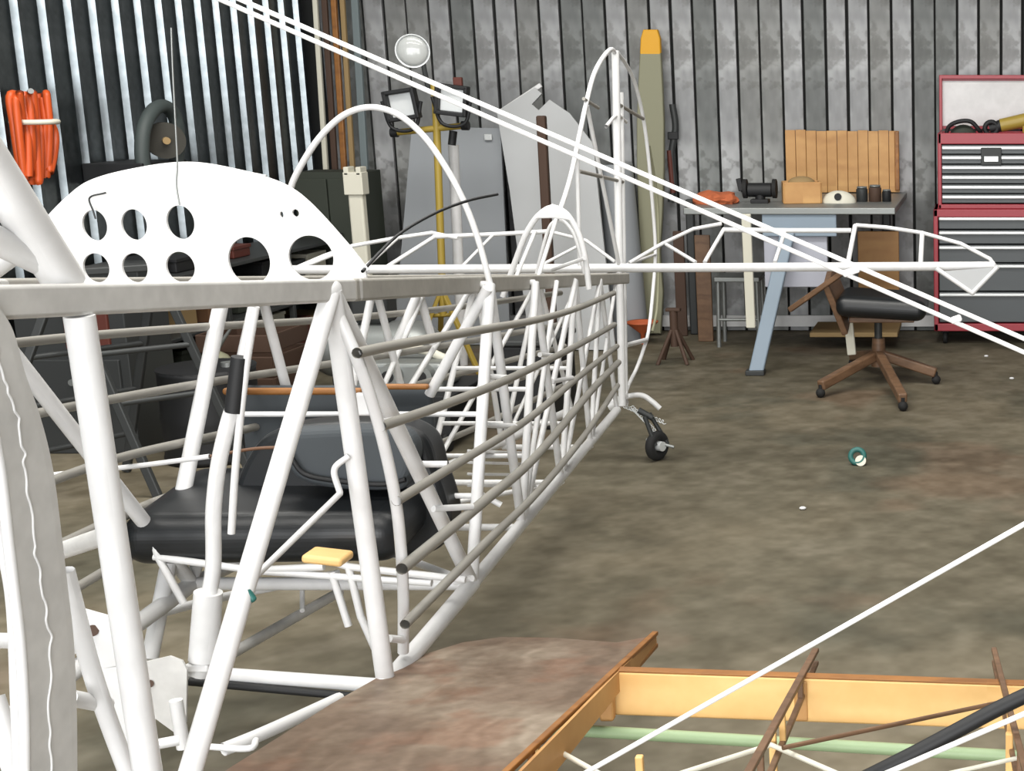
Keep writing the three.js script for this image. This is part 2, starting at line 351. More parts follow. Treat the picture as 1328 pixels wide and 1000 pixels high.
// instrument panel with round cut-outs
const zp = 2.97;
{
  const q = (x, y) => { const p = atZ(x, y, zp); return new THREE.Vector2(p.x, p.y); };
  const s = new THREE.Shape([[52, 372], [54, 330], [62, 292], [88, 262], [115, 243], [150, 228], [190, 220], [250, 217], [300, 222], [345, 234], [385, 253], [420, 285], [450, 320], [476, 352], [478, 372]].map(p => q(...p)));
  for (const [x, y, rx, ry] of [[125, 292, 16, 20], [176, 291, 16.5, 20], [236, 288, 18, 22], [127, 347, 17, 19], [177, 347, 16.5, 19], [236, 346, 18.5, 20], [325, 338, 27, 31], [405, 334, 29, 29], [385, 276, 4.5, 5], [367, 278, 2.5, 4]]) {
    const h = new THREE.Path(); const c = q(x, y), e = q(x + rx, y), f = q(x, y - ry); h.absellipse(c.x, c.y, e.x - c.x, f.y - c.y, 0, Math.PI * 2); s.holes.push(h);
  }
  const g = new THREE.ExtrudeGeometry(s, { depth: .006, bevelEnabled: false, curveSegments: 24 }); g.translate(0, 0, -zp); pt('instrument_panel', g, M.white, air, 'white half-round instrument panel with empty gauge holes');
  const rim = [[56, 335], [64, 290], [115, 242], [190, 219], [250, 216], [345, 233], [385, 252], [450, 319], [476, 352]].map(([x, y]) => atZ(x, y, zp)); one('panel_rim', rim, .006);
  one('cowl_hoop', [[62, 284], [88, 258], [115, 238], [175, 221], [250, 213], [345, 230]].map(([x, y]) => atZ(x, y, zp + .06)), .005);
}
one('antenna_wire', [[222, 36], [224, 90], [227, 150], [230, 215], [229, 240], [233, 266]].map(([x, y]) => atZ(x, y, zp - .03)), .0017, M.steel);
one('loose_wire', [[137, 250], [116, 257], [121, 274], [124, 284]].map(([x, y]) => atZ(x, y, zp - .02)), .0018, M.darkSteel);
one('bent_rod', [[470, 352], [492, 328], [520, 302], [565, 276], [608, 260], [645, 252]].map(([x, y], i) => atZ(x, y, 2.95 + .12 * i)), .0034, M.black, air, 'thin black curved rod');

// cabane and front tubes at the near end
one('cabane_strut', [atX(-110, 60, XC + .33), atX(84, 366, XC + .325)], .0265, M.white);
one('front_tube', [atX(-60, 285, XC + .30), atX(80, 352, XC + .32)], .019, M.white);
one('front_tube', [atX(-40, 378, XC + .1), atX(34, 322, XC + .30)], .010, M.white);
{ // curved former of the front cockpit: tube with a broad sheet strip and a ragged weld seam
  const e = [[-14, 388], [11, 425], [29, 486], [48, 540], [64, 604], [77, 700], [84, 760], [92, 830], [96, 920], [97, 1030]], w = [34, 40, 48, 52, 55, 57, 57, 57, 56, 56];
  const a = e.map(([x, y]) => atX(x, y, XC + .375)), b = e.map(([x, y], i) => atX(x - w[i], y, XC + .372));
  const pos = [], idx = []; const T = V(0, 0, .006);
  const ca = new THREE.CatmullRomCurve3(a).getPoints(60), cb = new THREE.CatmullRomCurve3(b).getPoints(60);
  ca.forEach((p, i) => { for (const r of [p.clone().add(T), cb[i].clone().add(T), cb[i].clone().sub(T), p.clone().sub(T)]) pos.push(r.x, r.y, r.z); });
  for (let i = 0; i < 60; i++) for (let k = 0; k < 4; k++) { const n = (k + 1) % 4, o = i * 4, q = o + 4; idx.push(o + k, q + k, o + n, q + k, q + n, o + n); }
  let g = new THREE.BufferGeometry(); g.setAttribute('position', new THREE.Float32BufferAttribute(pos, 3)); g.setIndex(idx); g = g.toNonIndexed(); g.computeVertexNormals(); g.setAttribute('uv', new THREE.Float32BufferAttribute(new Float32Array(g.attributes.position.count * 2), 2));
  const f = pt('cockpit_former', g, M.greyStrip, air, 'broad curved pale grey strip with a ragged seam');
  pt('edge_tube', pipe(b.map(p => p.clone().add(V(-.005, 0, .006))), .0065), M.white, f);
  const seam = []; for (let i = 8; i <= 60; i++) { const t = .36 + .16 * vnoise(i * .8, 3.3, 256) + .05 * Math.sin(i * .23 + 1); seam.push(ca[i].clone().lerp(cb[i], t).add(V(0, 0, .008))); }
  pt('seam', pipe(seam, .0018, false, 160, 6), M.white, f);
}
one('front_tube', [atX(84, 740, XC + .30), atX(122, 880, XC + .30), atX(176, 1030, XC + .30)], .0125);
one('front_tube', [atX(-14, 640, XC + .34), atX(14, 760, XC + .34), atX(22, 900, XC + .34), atX(26, 1060, XC + .34)], .008);
one('cross_tube', [S(142, 697).add(V(-.01, 0, -.01)), atX(40, 728, XC + .02)], .0135, M.greyStrip);
one('cross_tube', [atX(90, 905, XC + .29), atX(138, 914, XC + .29)], .012); one('tube_end', [atX(134, 914, XC + .294), atX(139, 915, XC + .294)], .008, M.black);
one('cross_tube', [atX(-20, 830, XC), atX(40, 832, XC + .2)], .012);
one('front_tube', [atX(-10, 905, XC), atX(30, 1030, XC + .05)], .018);

// seat, stick and controls in the cockpit
{
  const seat = sub('pilot_seat', air); seat.userData.label = 'black padded pilot seat';
  // cushion: rolled front edge, built across the fuselage
  const a = atZ(196, 688, 3.28), b = atZ(352, 694, 3.28), e = atZ(560, 676, 3.45);
  // rounded pad
  const roll = (p, q, r) => { const g = new THREE.CapsuleGeometry(r, p.distanceTo(q) - 2 * r * .6, 8, 20); g.translate(0, p.distanceTo(q) / 2, 0); return orient(g, p, q); };
  { const g = new RoundedBoxGeometry(.64, .115, .40, 7, .056); const A = g.attributes.position; for (let i = 0; i < A.count; i++) { const x = A.getX(i), y = A.getY(i), z = A.getZ(i); if (y > 0) A.setY(i, y + .02 * Math.cos(x * 4) * (z > 0 ? 1 : .6)); } g.computeVertexNormals(); g.rotateX(.10); g.rotateY(.04); const c = atZ(378, 664, 3.42); g.translate(c.x, c.y - .005, c.z); pt('cushion', g, M.leather, seat); }
  const bw = (pts, z0, z1, th, mat, nm) => { const s = new THREE.Shape(); const p = pts.map(([x, y]) => atZ(x, y, z0)); s.moveTo(p[0].x, p[0].y); s.splineThru(p.slice(1).concat([p[0]]).map(v => new THREE.Vector2(v.x, v.y))); const g = new THREE.ExtrudeGeometry(s, { depth: th, bevelEnabled: true, bevelSize: .02, bevelThickness: .025, bevelSegments: 4, curveSegments: 20 }); g.translate(0, 0, -z0 - th); return pt(nm, g, mat, seat); };
  bw([[322, 705], [318, 645], [334, 596], [366, 566], [450, 556], [530, 562], [556, 600], [558, 705]], 3.46, 0, .06, M.leather, 'backrest');
  bw([[384, 566], [384, 590], [398, 612], [440, 622], [500, 624], [522, 618], [520, 566]], 3.37, 0, .02, M.greyCloth, 'back_pad');
  const pip = [[374, 585], [382, 600], [394, 614], [440, 624], [500, 628], [526, 622]].map(([x, y]) => atZ(x, y, 3.33)); pt('piping', pipe(pip, .006), M.black, seat);
  const bk = (x0, x1, y0, y1, z, th, mat, nm, lb) => { const p = atZ(x0, y1, z), q = atZ(x1, y0, z); return pt(nm, box(q.x - p.x, q.y - p.y, th, (p.x + q.x) / 2, (p.y + q.y) / 2, -z, .012), mat, seat, lb); };
  bk(328, 560, 500, 660, 3.8, .03, M.greyCloth, 'seat_shell', 'dark grey seat back shell');
  bk(290, 470, 503, 512, 3.74, .02, M.rustWood, 'crossbar', 'orange-brown wooden crossbar'); bk(470, 556, 498, 505, 3.76, .02, M.rustWood, 'crossbar', 'orange-brown wooden crossbar');
  // white seat frame underneath
  const fr = [[[200, 722], [340, 741], [560, 756]], [[200, 706], [206, 724], [238, 782]], [[410, 722], [452, 735], [468, 800], [500, 872]], [[452, 735], [604, 752]], [[430, 742], [452, 812]], [[320, 740], [420, 735]]];
  for (const l of fr) pt('frame_tube', poly(l.map(([x, y]) => atZ(x, y, 3.22)), .0085), M.white, seat);
  const k = pt('wood_block', box(.09, .02, .07, 0, 0, 0, .008).rotateZ(-.12).translate(...atZ(425, 722, 3.14).toArray()), M.spruce, seat, 'pale wooden block on the seat frame');
}
const tilt = (x, y) => atZ(x, y, 2.95);
{
  const st = sub('control_column', air); st.userData.label = 'white control stick with black grip';
  pt('stick', pipe([[265, 800], [276, 740], [277, 660], [284, 600], [297, 545], [302, 530]].map(p => tilt(...p)), .0155), M.white, st);
  pt('grip', cyl(tilt(303, 534), tilt(311, 463), .018, .0165), M.black, st);
  pt('sleeve', cyl(tilt(264, 855), tilt(270, 768), .030, .028, 20), M.white, st);
  pt('base_fitting', merge([cyl(tilt(258, 874), tilt(266, 850), .022), box(.05, .02, .05).translate(...tilt(262, 862).toArray())]), M.white, st);
  pt('rod', pipe([tilt(332, 398), tilt(320, 470), tilt(306, 600), tilt(300, 692)], .0075), M.white, st);
}
one('control_rod', [S(322, 772).add(V(-.02, 0, 0)), atZ(441, 640, 2.75)], .006); one('control_rod', [atZ(441, 640, 2.75), atZ(434, 608, 2.75), atZ(452, 592, 2.77)], .006);
pt('rod_tag', merge([box(.02, .026, .012).rotateZ(.5).translate(...S(320, 768).add(V(.012, 0, .02)).toArray())]), M.teal, air, 'small teal tag');
one('control_cable', [atZ(66, 616, 3.3), atZ(180, 604, 3.3), atZ(272, 592, 3.3)], .006, M.white); one('control_cable', [atZ(272, 592, 3.3), atZ(330, 582, 3.36), atZ(400, 578, 3.4), atZ(440, 566, 3.4)], .004, M.cord);
pt('bracket', box(.035, .05, .02, 0, 0, 0).translate(...atZ(472, 524, 3.1).toArray()), M.white, air);
// gusset plates and rudder pedals at the cockpit floor
{
  const n = V(0, 0, 1), z = 2.9, q = (x, y) => atZ(x, y, z);
  pt('gusset_plate', plate([q(187, 858), q(222, 850), q(238, 856), q(244, 868), q(243, 936), q(232, 952), q(202, 930), q(190, 900)], n, .005), M.greyStrip, air, 'grey gusset plate');
  pt('gusset_bolt', cyl(atZ(194, 887, z - .006), atZ(194, 887, z - .012), .008), M.brown, air);
  pt('pedal_plate', plate([q(100, 786), q(150, 800), q(158, 830), q(160, 862), q(120, 868)], n, .006), M.white, air); pt('pedal_plate', plate([q(124, 868), q(165, 860), q(190, 870), q(196, 990), q(160, 990)], n, .006), M.white, air);
  one('pedal_hole', [atZ(120, 818, z - .008), atZ(120, 818, z - .012)], .012, M.brown);
  one('floor_tube', [atZ(170, 806, 3.4), atZ(250, 784, 3.6), atZ(300, 772, 3.75)], .012);
  one('floor_tube', [atY(190, 968, .42), atY(232, 960, .42)], .010); one('strut', [atZ(228, 908, 2.8), atZ(238, 970, 2.8)], .013);
  one('floor_tube', [atY(290, 972, .44), atY(330, 956, .44), atY(440, 906, .40)], .013);
  one('floor_tube', [atY(262, 968, .46), atY(326, 970, .46), atY(332, 960, .46)], .006);
  one('floor_tube', [atY(300, 848, .35), atY(440, 768, .33)], .013, M.greyStrip); one('floor_tube', [atY(330, 766, .42), atY(440, 744, .42)], .011, M.whiteMatte);
  one('floor_tube', [atY(392, 744, .40), atY(392, 792, .36)], .006);
  pt('torque_tube', cyl(atZ(246, 872, 3.02), atZ(492, 889, 3.02), .0155), M.whiteMatte, air); pt('push_rod', cyl(atZ(246, 884, 3.0), atZ(478, 905, 3.0), .009), M.black, air, 'black push rod under the cross tube');
}

// fin, rudder, stabiliser and elevators
{
  const fin = sub('tail_fin', air);
  pt('fin_edge', pipe([[722, 285], [734, 250], [741, 225], [749, 187], [760, 135], [769, 100], [781, 76], [794, 64], [799, 72]].map(p => C(...p)), .0095), M.white, fin);
  pt('rudder_post', cyl(C(798, 66), C(807, 526), .0165), M.white, fin);
  pt('fin_rib', cyl(C(761, 137), C(803, 345), .0085), M.white, fin); pt('fin_rib', cyl(C(748, 190), C(752, 345), .008), M.white, fin);
  pt('fin_rib', cyl(C(751, 222), C(808, 236), .008), M.stringer, fin); pt('fin_rib', pipe([C(786, 164), C(800, 150), C(812, 158)], .008), M.white, fin);
  pt('fin_rib', cyl(C(757, 128), C(776, 140), .007), M.stringer, fin);
  const rud = sub('rudder', air);
  const post = [[802, 100], [809, 520]].map(([x, y]) => atX(x + 4, y, XC));
  pt('rudder_edge', pipe([[800, 67], [814, 87], [824, 110], [834, 152], [840, 195], [845, 250], [850, 325], [847, 375], [841, 430], [835, 452], [826, 477], [815, 500], [808, 520]].map(p => C(...p)), .0085), M.white, rud);
  pt('rudder_edge_inner', pipe([[842, 190], [852, 257], [854, 325], [852, 400], [846, 430]].map(p => C(...p)), .007), M.olive, rud);
  pt('rudder_rib', cyl(C(800, 134), C(834, 154), .008), M.stringer, rud); pt('rudder_rib', cyl(C(808, 345), C(850, 330), .007), M.white, rud); pt('rudder_rib', cyl(C(811, 448), C(838, 441), .011), M.white, rud);
  pt('rudder_spar', cyl(C(806, 120), C(812, 515), .009), M.white, rud);

  const ys = 345.5, zs = 6.32, P = (x, y, d = 0) => atZ(x, y, zs + d);
  const stab = sub('stabiliser', air);
  pt('stabiliser_spar', cyl(P(378, 350), P(1290, 345), .0195), M.white, stab);
  const el = (nm, px, r = .010, mat = M.white) => pt(nm, poly(px.map(([x, y]) => P(x, y, clamp((346 - y) / 50) * .32)), r), mat, ele);
  let ele = sub('port_elevator', air); ele.userData.label = 'raised elevator outline with pointed balance tip';
  el('elevator_edge', [[816, 341], [859, 316], [899, 297], [936, 290]], .0085);
  el('elevator_edge', [[939, 298], [1020, 299], [1104, 299]], .011);
  el('elevator_edge', [[1110, 292], [1150, 295], [1196, 302], [1246, 316], [1284, 336], [1292, 347]], .009);
  el('elevator_rib', [[864, 317], [902, 340]], .008); el('elevator_rib', [[914, 340], [939, 297]], .009); el('elevator_rib', [[1018, 300], [1005, 340]], .009); el('elevator_rib', [[1109, 293], [1100, 340]], .011); el('elevator_rib', [[1196, 302], [1194, 342]], .011);
  { const q = [[1218, 352], [1288, 347], [1261, 379]].map(([x, y]) => P(x, y, -.06)); pt('balance_plate', plate(q, V(0, 0, 1), .004), M.panelLight, ele); pt('elevator_edge', poly([[1214, 348], [1261, 380], [1294, 346]].map(([x, y]) => P(x, y, -.06)), .010), M.white, ele); }
  ele = sub('starboard_elevator', air);
  el('elevator_edge', [[378, 350], [420, 332], [457, 319], [512, 309], [560, 302], [594, 309]], .009); el('elevator_edge', [[562, 307], [640, 304], [712, 300]], .010);
  el('elevator_edge', [[712, 300], [760, 312], [798, 340]], .008);
  el('elevator_rib', [[472, 348], [517, 307]], .009); el('elevator_rib', [[502, 346], [562, 308]], .009); el('elevator_rib', [[388, 348], [438, 328]], .008); el('elevator_rib', [[600, 345], [640, 304]], .007); el('elevator_rib', [[700, 345], [752, 318]], .007);
}
// tail wheel
{
  const tw = sub('tail_wheel', air); tw.userData.label = 'small black tail wheel on a white leaf spring';
  const base = atY(853, 597, 0), q = (x, y, d = 0) => atZ(x, y, -base.z + d);
  pt('leaf_spring', pipe([[796, 524], [815, 514], [833, 513], [846, 521], [856, 530]].map(([x, y]) => q(x, y)), .012), M.white, tw);
  pt('spring_mount', merge([cyl(q(790, 526), q(812, 518), .026), box(.09, .03, .05).translate(...q(800, 522).toArray())]), M.white, tw);
  pt('fork', merge([cyl(q(836, 540, -.03), q(850, 578, -.03), .010), cyl(q(842, 536, .03), q(866, 576, .03), .010), cyl(q(828, 532), q(846, 542), .014)]), M.darkSteel, tw);
  const r = .068, tor = new THREE.TorusGeometry(r - .022, .022, 12, 28); tor.rotateY(1.05); tor.translate(base.x, r, base.z); pt('tyre', tor, M.rubber, tw);
  const ax = V(Math.sin(1.05), 0, Math.cos(1.05)), c = V(base.x, r, base.z); pt('hub', cyl(c.clone().addScaledVector(ax, -.035), c.clone().addScaledVector(ax, .035), .022, .022, 18), M.alu, tw);
  const sp = (p, q2) => { const l = []; for (let i = 0; i <= 90; i++) { const t = i / 90, o = p.clone().lerp(q2, t); l.push(o.add(V(.008 * Math.cos(i * .9), .008 * Math.sin(i * .9), 0))); } return pipe(l, .0022, false, 180, 6); };
  pt('steering_spring', sp(q(820, 528), q(850, 560)), M.alu, tw); pt('steering_spring', sp(q(808, 526, .08), q(862, 548, .05)), M.alu, tw);
  pt('steering_arm', cyl(q(838, 570), q(874, 580), .007), M.steel, tw);
}

// lower wing skeleton: plywood walkway, rear spar, ribs, drag wires (the wing slopes down to the rear with the fuselage)
const WK = .14, W = (x, y, dy = 0) => { const d = ray(x, y); const t = (.44 + WK * 2.92 + dy - H) / (d.y - WK * -d.z * -1 - 0 + 0) ; // plane Y = .44 + dy - WK*(Zf-2.92)
  const tt = (.44 + dy + WK * 2.92 - H) / (d.y + WK * (-d.z)); return d.clone().multiplyScalar(tt).add(cam0); };
{
  const wing = sub('lower_wing', air); wing.userData.label = 'wooden lower wing skeleton with brown plywood walkway';
  const wn = V(0, 1, -WK).normalize();
  const sk = [[150, 1090], [285, 1008], [430, 916], [500, 876], [545, 853], [600, 836], [650, 829], [720, 830], [800, 836], [838, 829], [642, 1012], [560, 1090]].map(([x, y]) => W(x, y));
  pt('plywood_skin', plate(sk, wn, .005), M.ply, wing, 'brown stained plywood walkway panel');
  // spar
  const sA = W(798, 869, .0), sB = atX(1328, 886, 0.07); const a = atZ(700, 864, 2.93), dir = atY(1328, 887, a.y).sub(atY(795, 869, a.y)).normalize();
  const s0 = atY(795, 869, .44), s1 = s0.clone().addScaledVector(dir, 2.6), sl = s0.clone().addScaledVector(dir, -.03);
  const spar = pt('spar', bar(sl.clone().add(V(0, -.049, 0)), s1.clone().add(V(0, -.049, 0)), .022, .098), M.spruce, wing, 'pale spruce spar board');
  pt('spar_cap', bar(sl.clone().add(V(0, .001, -.002)), s1.clone().add(V(0, .001, -.002)), .024, .004), M.rustWood, wing);
  // ribs: cap strips, uprights, running fore and aft
  const rib = (px0, px1, h, wd, mat = M.rustWood, solid = false, dy = 0) => {
    const p = W(...px0, dy), q = W(...px1, dy), g = sub('rib', wing); const e = p.clone().add(q.clone().sub(p).multiplyScalar(1.25));
    pt('top_cap', bar(p, e, wd, .01), mat, g);
    if (solid) pt('web', plate([p.clone().add(V(-.004, 0, 0)), e.clone().add(V(-.004, 0, 0)), e.clone().add(V(-.004, -h, 0)), p.clone().add(V(-.004, -.03, 0))], V(1, 0, 0), .006), M.amber, g);
    pt('bottom_cap', bar(p.clone().add(V(0, -.03, 0)), e.clone().add(V(0, -h, 0)), wd * .8, .01), mat, g);
    for (let k = 1; k <= 4; k++) { const t = k / 4.3, u = lerp3(p, e, t); pt('upright', bar(u, u.clone().add(V(0, -.03 - (h - .03) * t, 0)), .012, .012, V(0, 0, 1)), k === 2 ? M.spruce : mat, g); }
    return g;
  };
  rib([850, 821], [655, 1003], .085, .014, M.rustWood, true);
  rib([1058, 843], [972, 1000], .10, .015, M.oldWood); rib([1289, 842], [1330, 1000], .10, .012, M.oldWood);
  { const g = sub('rib', wing); const p = W(1700, 880), q = W(1900, 1080); pt('top_cap', bar(p, q, .016, .01), M.rustWood, g); pt('bottom_cap', bar(p.clone().add(V(0, -.03, 0)), q.clone().add(V(0, -.1, 0)), .012, .01), M.rustWood, g); }
  // corner blocks against the spar
  for (const [x0, x1] of [[776, 797], [1031, 1048]]) { const c = atZ((x0 + x1) / 2, 900, 2.88); pt('corner_block', box(.03, .092, .025).translate(c.x, .39, c.z), M.amber, wing); }
  pt('root_block', box(.05, .07, .02).translate(...atZ(765, 903, 2.9).toArray()), M.spruce, wing);
  // drag wires and struts
  const wire = (p, q, r, mat, dy = -.05) => pt('drag_wire', cyl(W(...p, dy), W(...q, dy), r), mat, wing);
  wire([1000, 966], [830, 1020], .0048, M.cream); wire([1000, 966], [1110, 1014], .0048, M.cream); wire([692, 956], [800, 1016], .0048, M.cream); wire([1015, 970], [1292, 912], .0045, M.oldWood, -.03); wire([1200, 1010], [1325, 982], .004, M.cream);
  pt('torque_tube', cyl(atY(690, 944, .34), atY(1500, 992, .34), .0125), M.green, wing, 'pale green tube inside the wing');
  for (const [x, y0, y1] of [[694, 958, 1010], [1002, 950, 1020], [1309, 950, 1020], [829, 980, 1010]]) pt('compression_post', bar(W(x, y0, -.03), W(x, y0, -.03).add(V(0, -.12, 0)), .014, .014, V(0, 0, 1)), M.spruce, wing);
}
// bracing wires between the wings
for (const d of [0, 1]) {
  const p = (x) => atZ(x, d ? 50.5 + .439 * (x - 402) : 38.5 + .4328 * (x - 402), 2.5);
  const a = p(-60), q = p(1720), e = a.clone().lerp(q, (a.y - .48) / (a.y - q.y));          // runs down to the outer wing rib
  one('landing_wire', [a, e], .0041, M.white, air);
}
{ const c = atZ(1104, 352, 2.5); pt('wire_clip', box(.03, .012, .014, 0, 0, 0, .004).rotateZ(.35).translate(c.x, c.y, c.z), M.white, air); const c2 = atZ(1240, 414, 2.5); pt('wire_clip', box(.02, .012, .012, 0, 0, 0, .004).rotateZ(.35).translate(c2.x, c2.y, c2.z), M.white, air); }
{ // the flying wires run up to an interplane strut further out; a cabane strut carries the inner ends of the landing wires
  const XS = 1.75, far = (a, b) => a.clone().lerp(b, (XS - a.x) / (b.x - a.x));
  const f1 = atZ(640, 1070, 2.3), e1 = far(f1, atZ(1328, 680, 2.3)), f2 = atZ(1010, 1063, 2.25), e2 = far(f2, atZ(1328, 926, 2.25));
  one('flying_wire', [f1, e1], .0044); one('flying_wire', [f2, e2], .0046);
  one('interplane_strut', [V(XS, .46, -2.29), V(XS, e1.y + .2, -2.29)], .018);
  const w = air.getObjectByName('lower_wing'), r = sub('rib', w); pt('top_cap', bar(V(XS, .40, -3.22), V(XS, .56, -2.1), .016, .01), M.oldWood, r); pt('bottom_cap', bar(V(XS, .37, -3.22), V(XS, .46, -2.1), .012, .01), M.oldWood, r);
  const c0 = atZ(-60, -161, 2.5), t = (2.5 + U[0].z) / (U[2].z - U[0].z) * -1; const lo = mir(lerp3(U[0], U[2], clamp((2.5 + U[0].z) / (U[0].z - U[2].z)))); one('cabane_strut', [lo, V(c0.x, c0.y + .02, c0.z)], .02);
}
one('hose', [atZ(1080, 1030, 2.45), atZ(1180, 980, 2.45), atZ(1328, 903, 2.48), atZ(1420, 868, 2.5), atZ(1480, 900, 2.5), atZ(1500, 960, 2.5)], .014, M.black, air, 'black hose along the bracing wire');

// ================================================================== THINGS ALONG THE BACK WALL
const ZW = -ZB;                                                   // distance of the back wall
{ // tool chest
  const zc = 9.4, X0 = atZ(1211, 360, zc).x, w = .76, d = .45, xc = X0 + w / 2;
  const cab = thing('tool_cabinet', 'red rolling tool cabinet with wide grey drawers against the metal wall', 'tool cabinet', V(xc, 0, -zc - d / 2));
  mk('body', merge([box(.03, .79, d, -w / 2 + .015, .485, 0), box(.03, .79, d, w / 2 - .015, .485, 0), box(w, .05, d, 0, .855, 0), box(w, .05, d, 0, .115, 0), plainBox(w - .04, .76, .02, 0, .485, -d / 2 + .01)]), M.red, cab);
  const ys = [.835, .745, .65, .53, .345, .14];
  for (let k = 0; k < 5; k++) { const h = ys[k] - ys[k + 1] - .008; const dr = mk('drawer', box(w - .07, h, .4, 0, ys[k] - h / 2, .015, .005), M.drawer, cab); mk('drawer_pull', box(w - .07, .02, .025, 0, ys[k] - .016, .225, .006), M.alu, dr); }
  for (const sx of [-1, 1]) for (const sz of [-1, 1]) { const c = mk('caster', merge([lathe([[.001, -.014], [.04, -.014], [.042, 0], [.04, .014], [.001, .014]], 18).rotateZ(Math.PI / 2).translate(sx * (w / 2 - .07), .042, sz * (d / 2 - .07)), box(.05, .02, .06, sx * (w / 2 - .07), .085, sz * (d / 2 - .07))]), M.rubber, cab); }
  const w2 = .70, ch = thing('tool_chest', 'red top tool chest with grey drawers and open white-lined lid', 'tool chest', V(xc + .0, .88, -zc - d / 2 + .0));
  mk('body', merge([box(.025, .48, .4, -w2 / 2 + .012, .24, 0), box(.025, .48, .4, w2 / 2 - .012, .24, 0), box(w2, .03, .4, 0, .015, 0), box(w2, .07, .02, 0, .445, .19), plainBox(w2, .48, .02, 0, .24, -.19), plainBox(w2 - .04, .015, .36, 0, .44, 0)]), M.red, ch);
  for (let k = 0; k < 6; k++) { const y = .405 - k * .0622, dr = mk('drawer', box(w2 - .05, .056, .36, 0, y - .028, .02, .004), M.drawer, ch); mk('drawer_pull', box(w2 - .055, .02, .018, 0, y - .018, .207, .005), M.alu, dr); }
  const bd = mk('badge', box(.13, .11, .012, -.01, .335, .222, .004), M.darkSteel, ch); mk('badge_plate', box(.09, .034, .006, -.01, .318, .231, .002), M.alu, bd);
  const lid = mk('lid', merge([plainBox(w2 - .03, .33, .015, 0, .66, -.195), box(w2, .025, .05, 0, .83, -.175, .004), box(.02, .34, .05, -w2 / 2 + .01, .655, -.175, .004), box(.02, .34, .05, w2 / 2 - .01, .655, -.175, .004)]), M.red, ch);
  mk('lid_lining', plainBox(w2 - .04, .29, .004, 0, .66, -.184), M.whiteMatte, lid);
  // things in the till of the chest
  const tz = -zc - d / 2 + .03, ty = 1.328;
  const g = thing('goggles', 'pair of black-framed clear goggles lying in the open tool chest', 'goggles', V(xc - .19, ty, tz));
  mk('frame', pipe([V(-.11, .02, .04), V(-.09, .07, .05), V(-.03, .10, .06), V(.05, .10, .06), V(.1, .05, .05), V(.12, .02, .02)], .014), M.black, g); mk('lens', (() => { const s = new THREE.SphereGeometry(.09, 18, 10, 0, Math.PI * 2, 0, Math.PI / 2); s.scale(1, .9, .5); return s; })(), M.dkGreen, g);
  const t = thing('power_drill', 'yellow cordless drill with black chuck lying in the open tool chest', 'drill', V(xc + .02, ty, tz + .02));
  mk('housing', merge([cyl(V(.03, .075, 0), V(.24, .12, 0), .042, .045), box(.05, .12, .06, .2, .05, 0, .015).rotateZ(.1)]), M.yellow, t); mk('chuck', merge([cyl(V(-.04, .055, 0), V(.035, .075, 0), .03, .04), (() => { const s = new THREE.TorusGeometry(.04, .016, 10, 20); s.translate(-.03, .058, .02); return s; })()]), M.black, t);
}
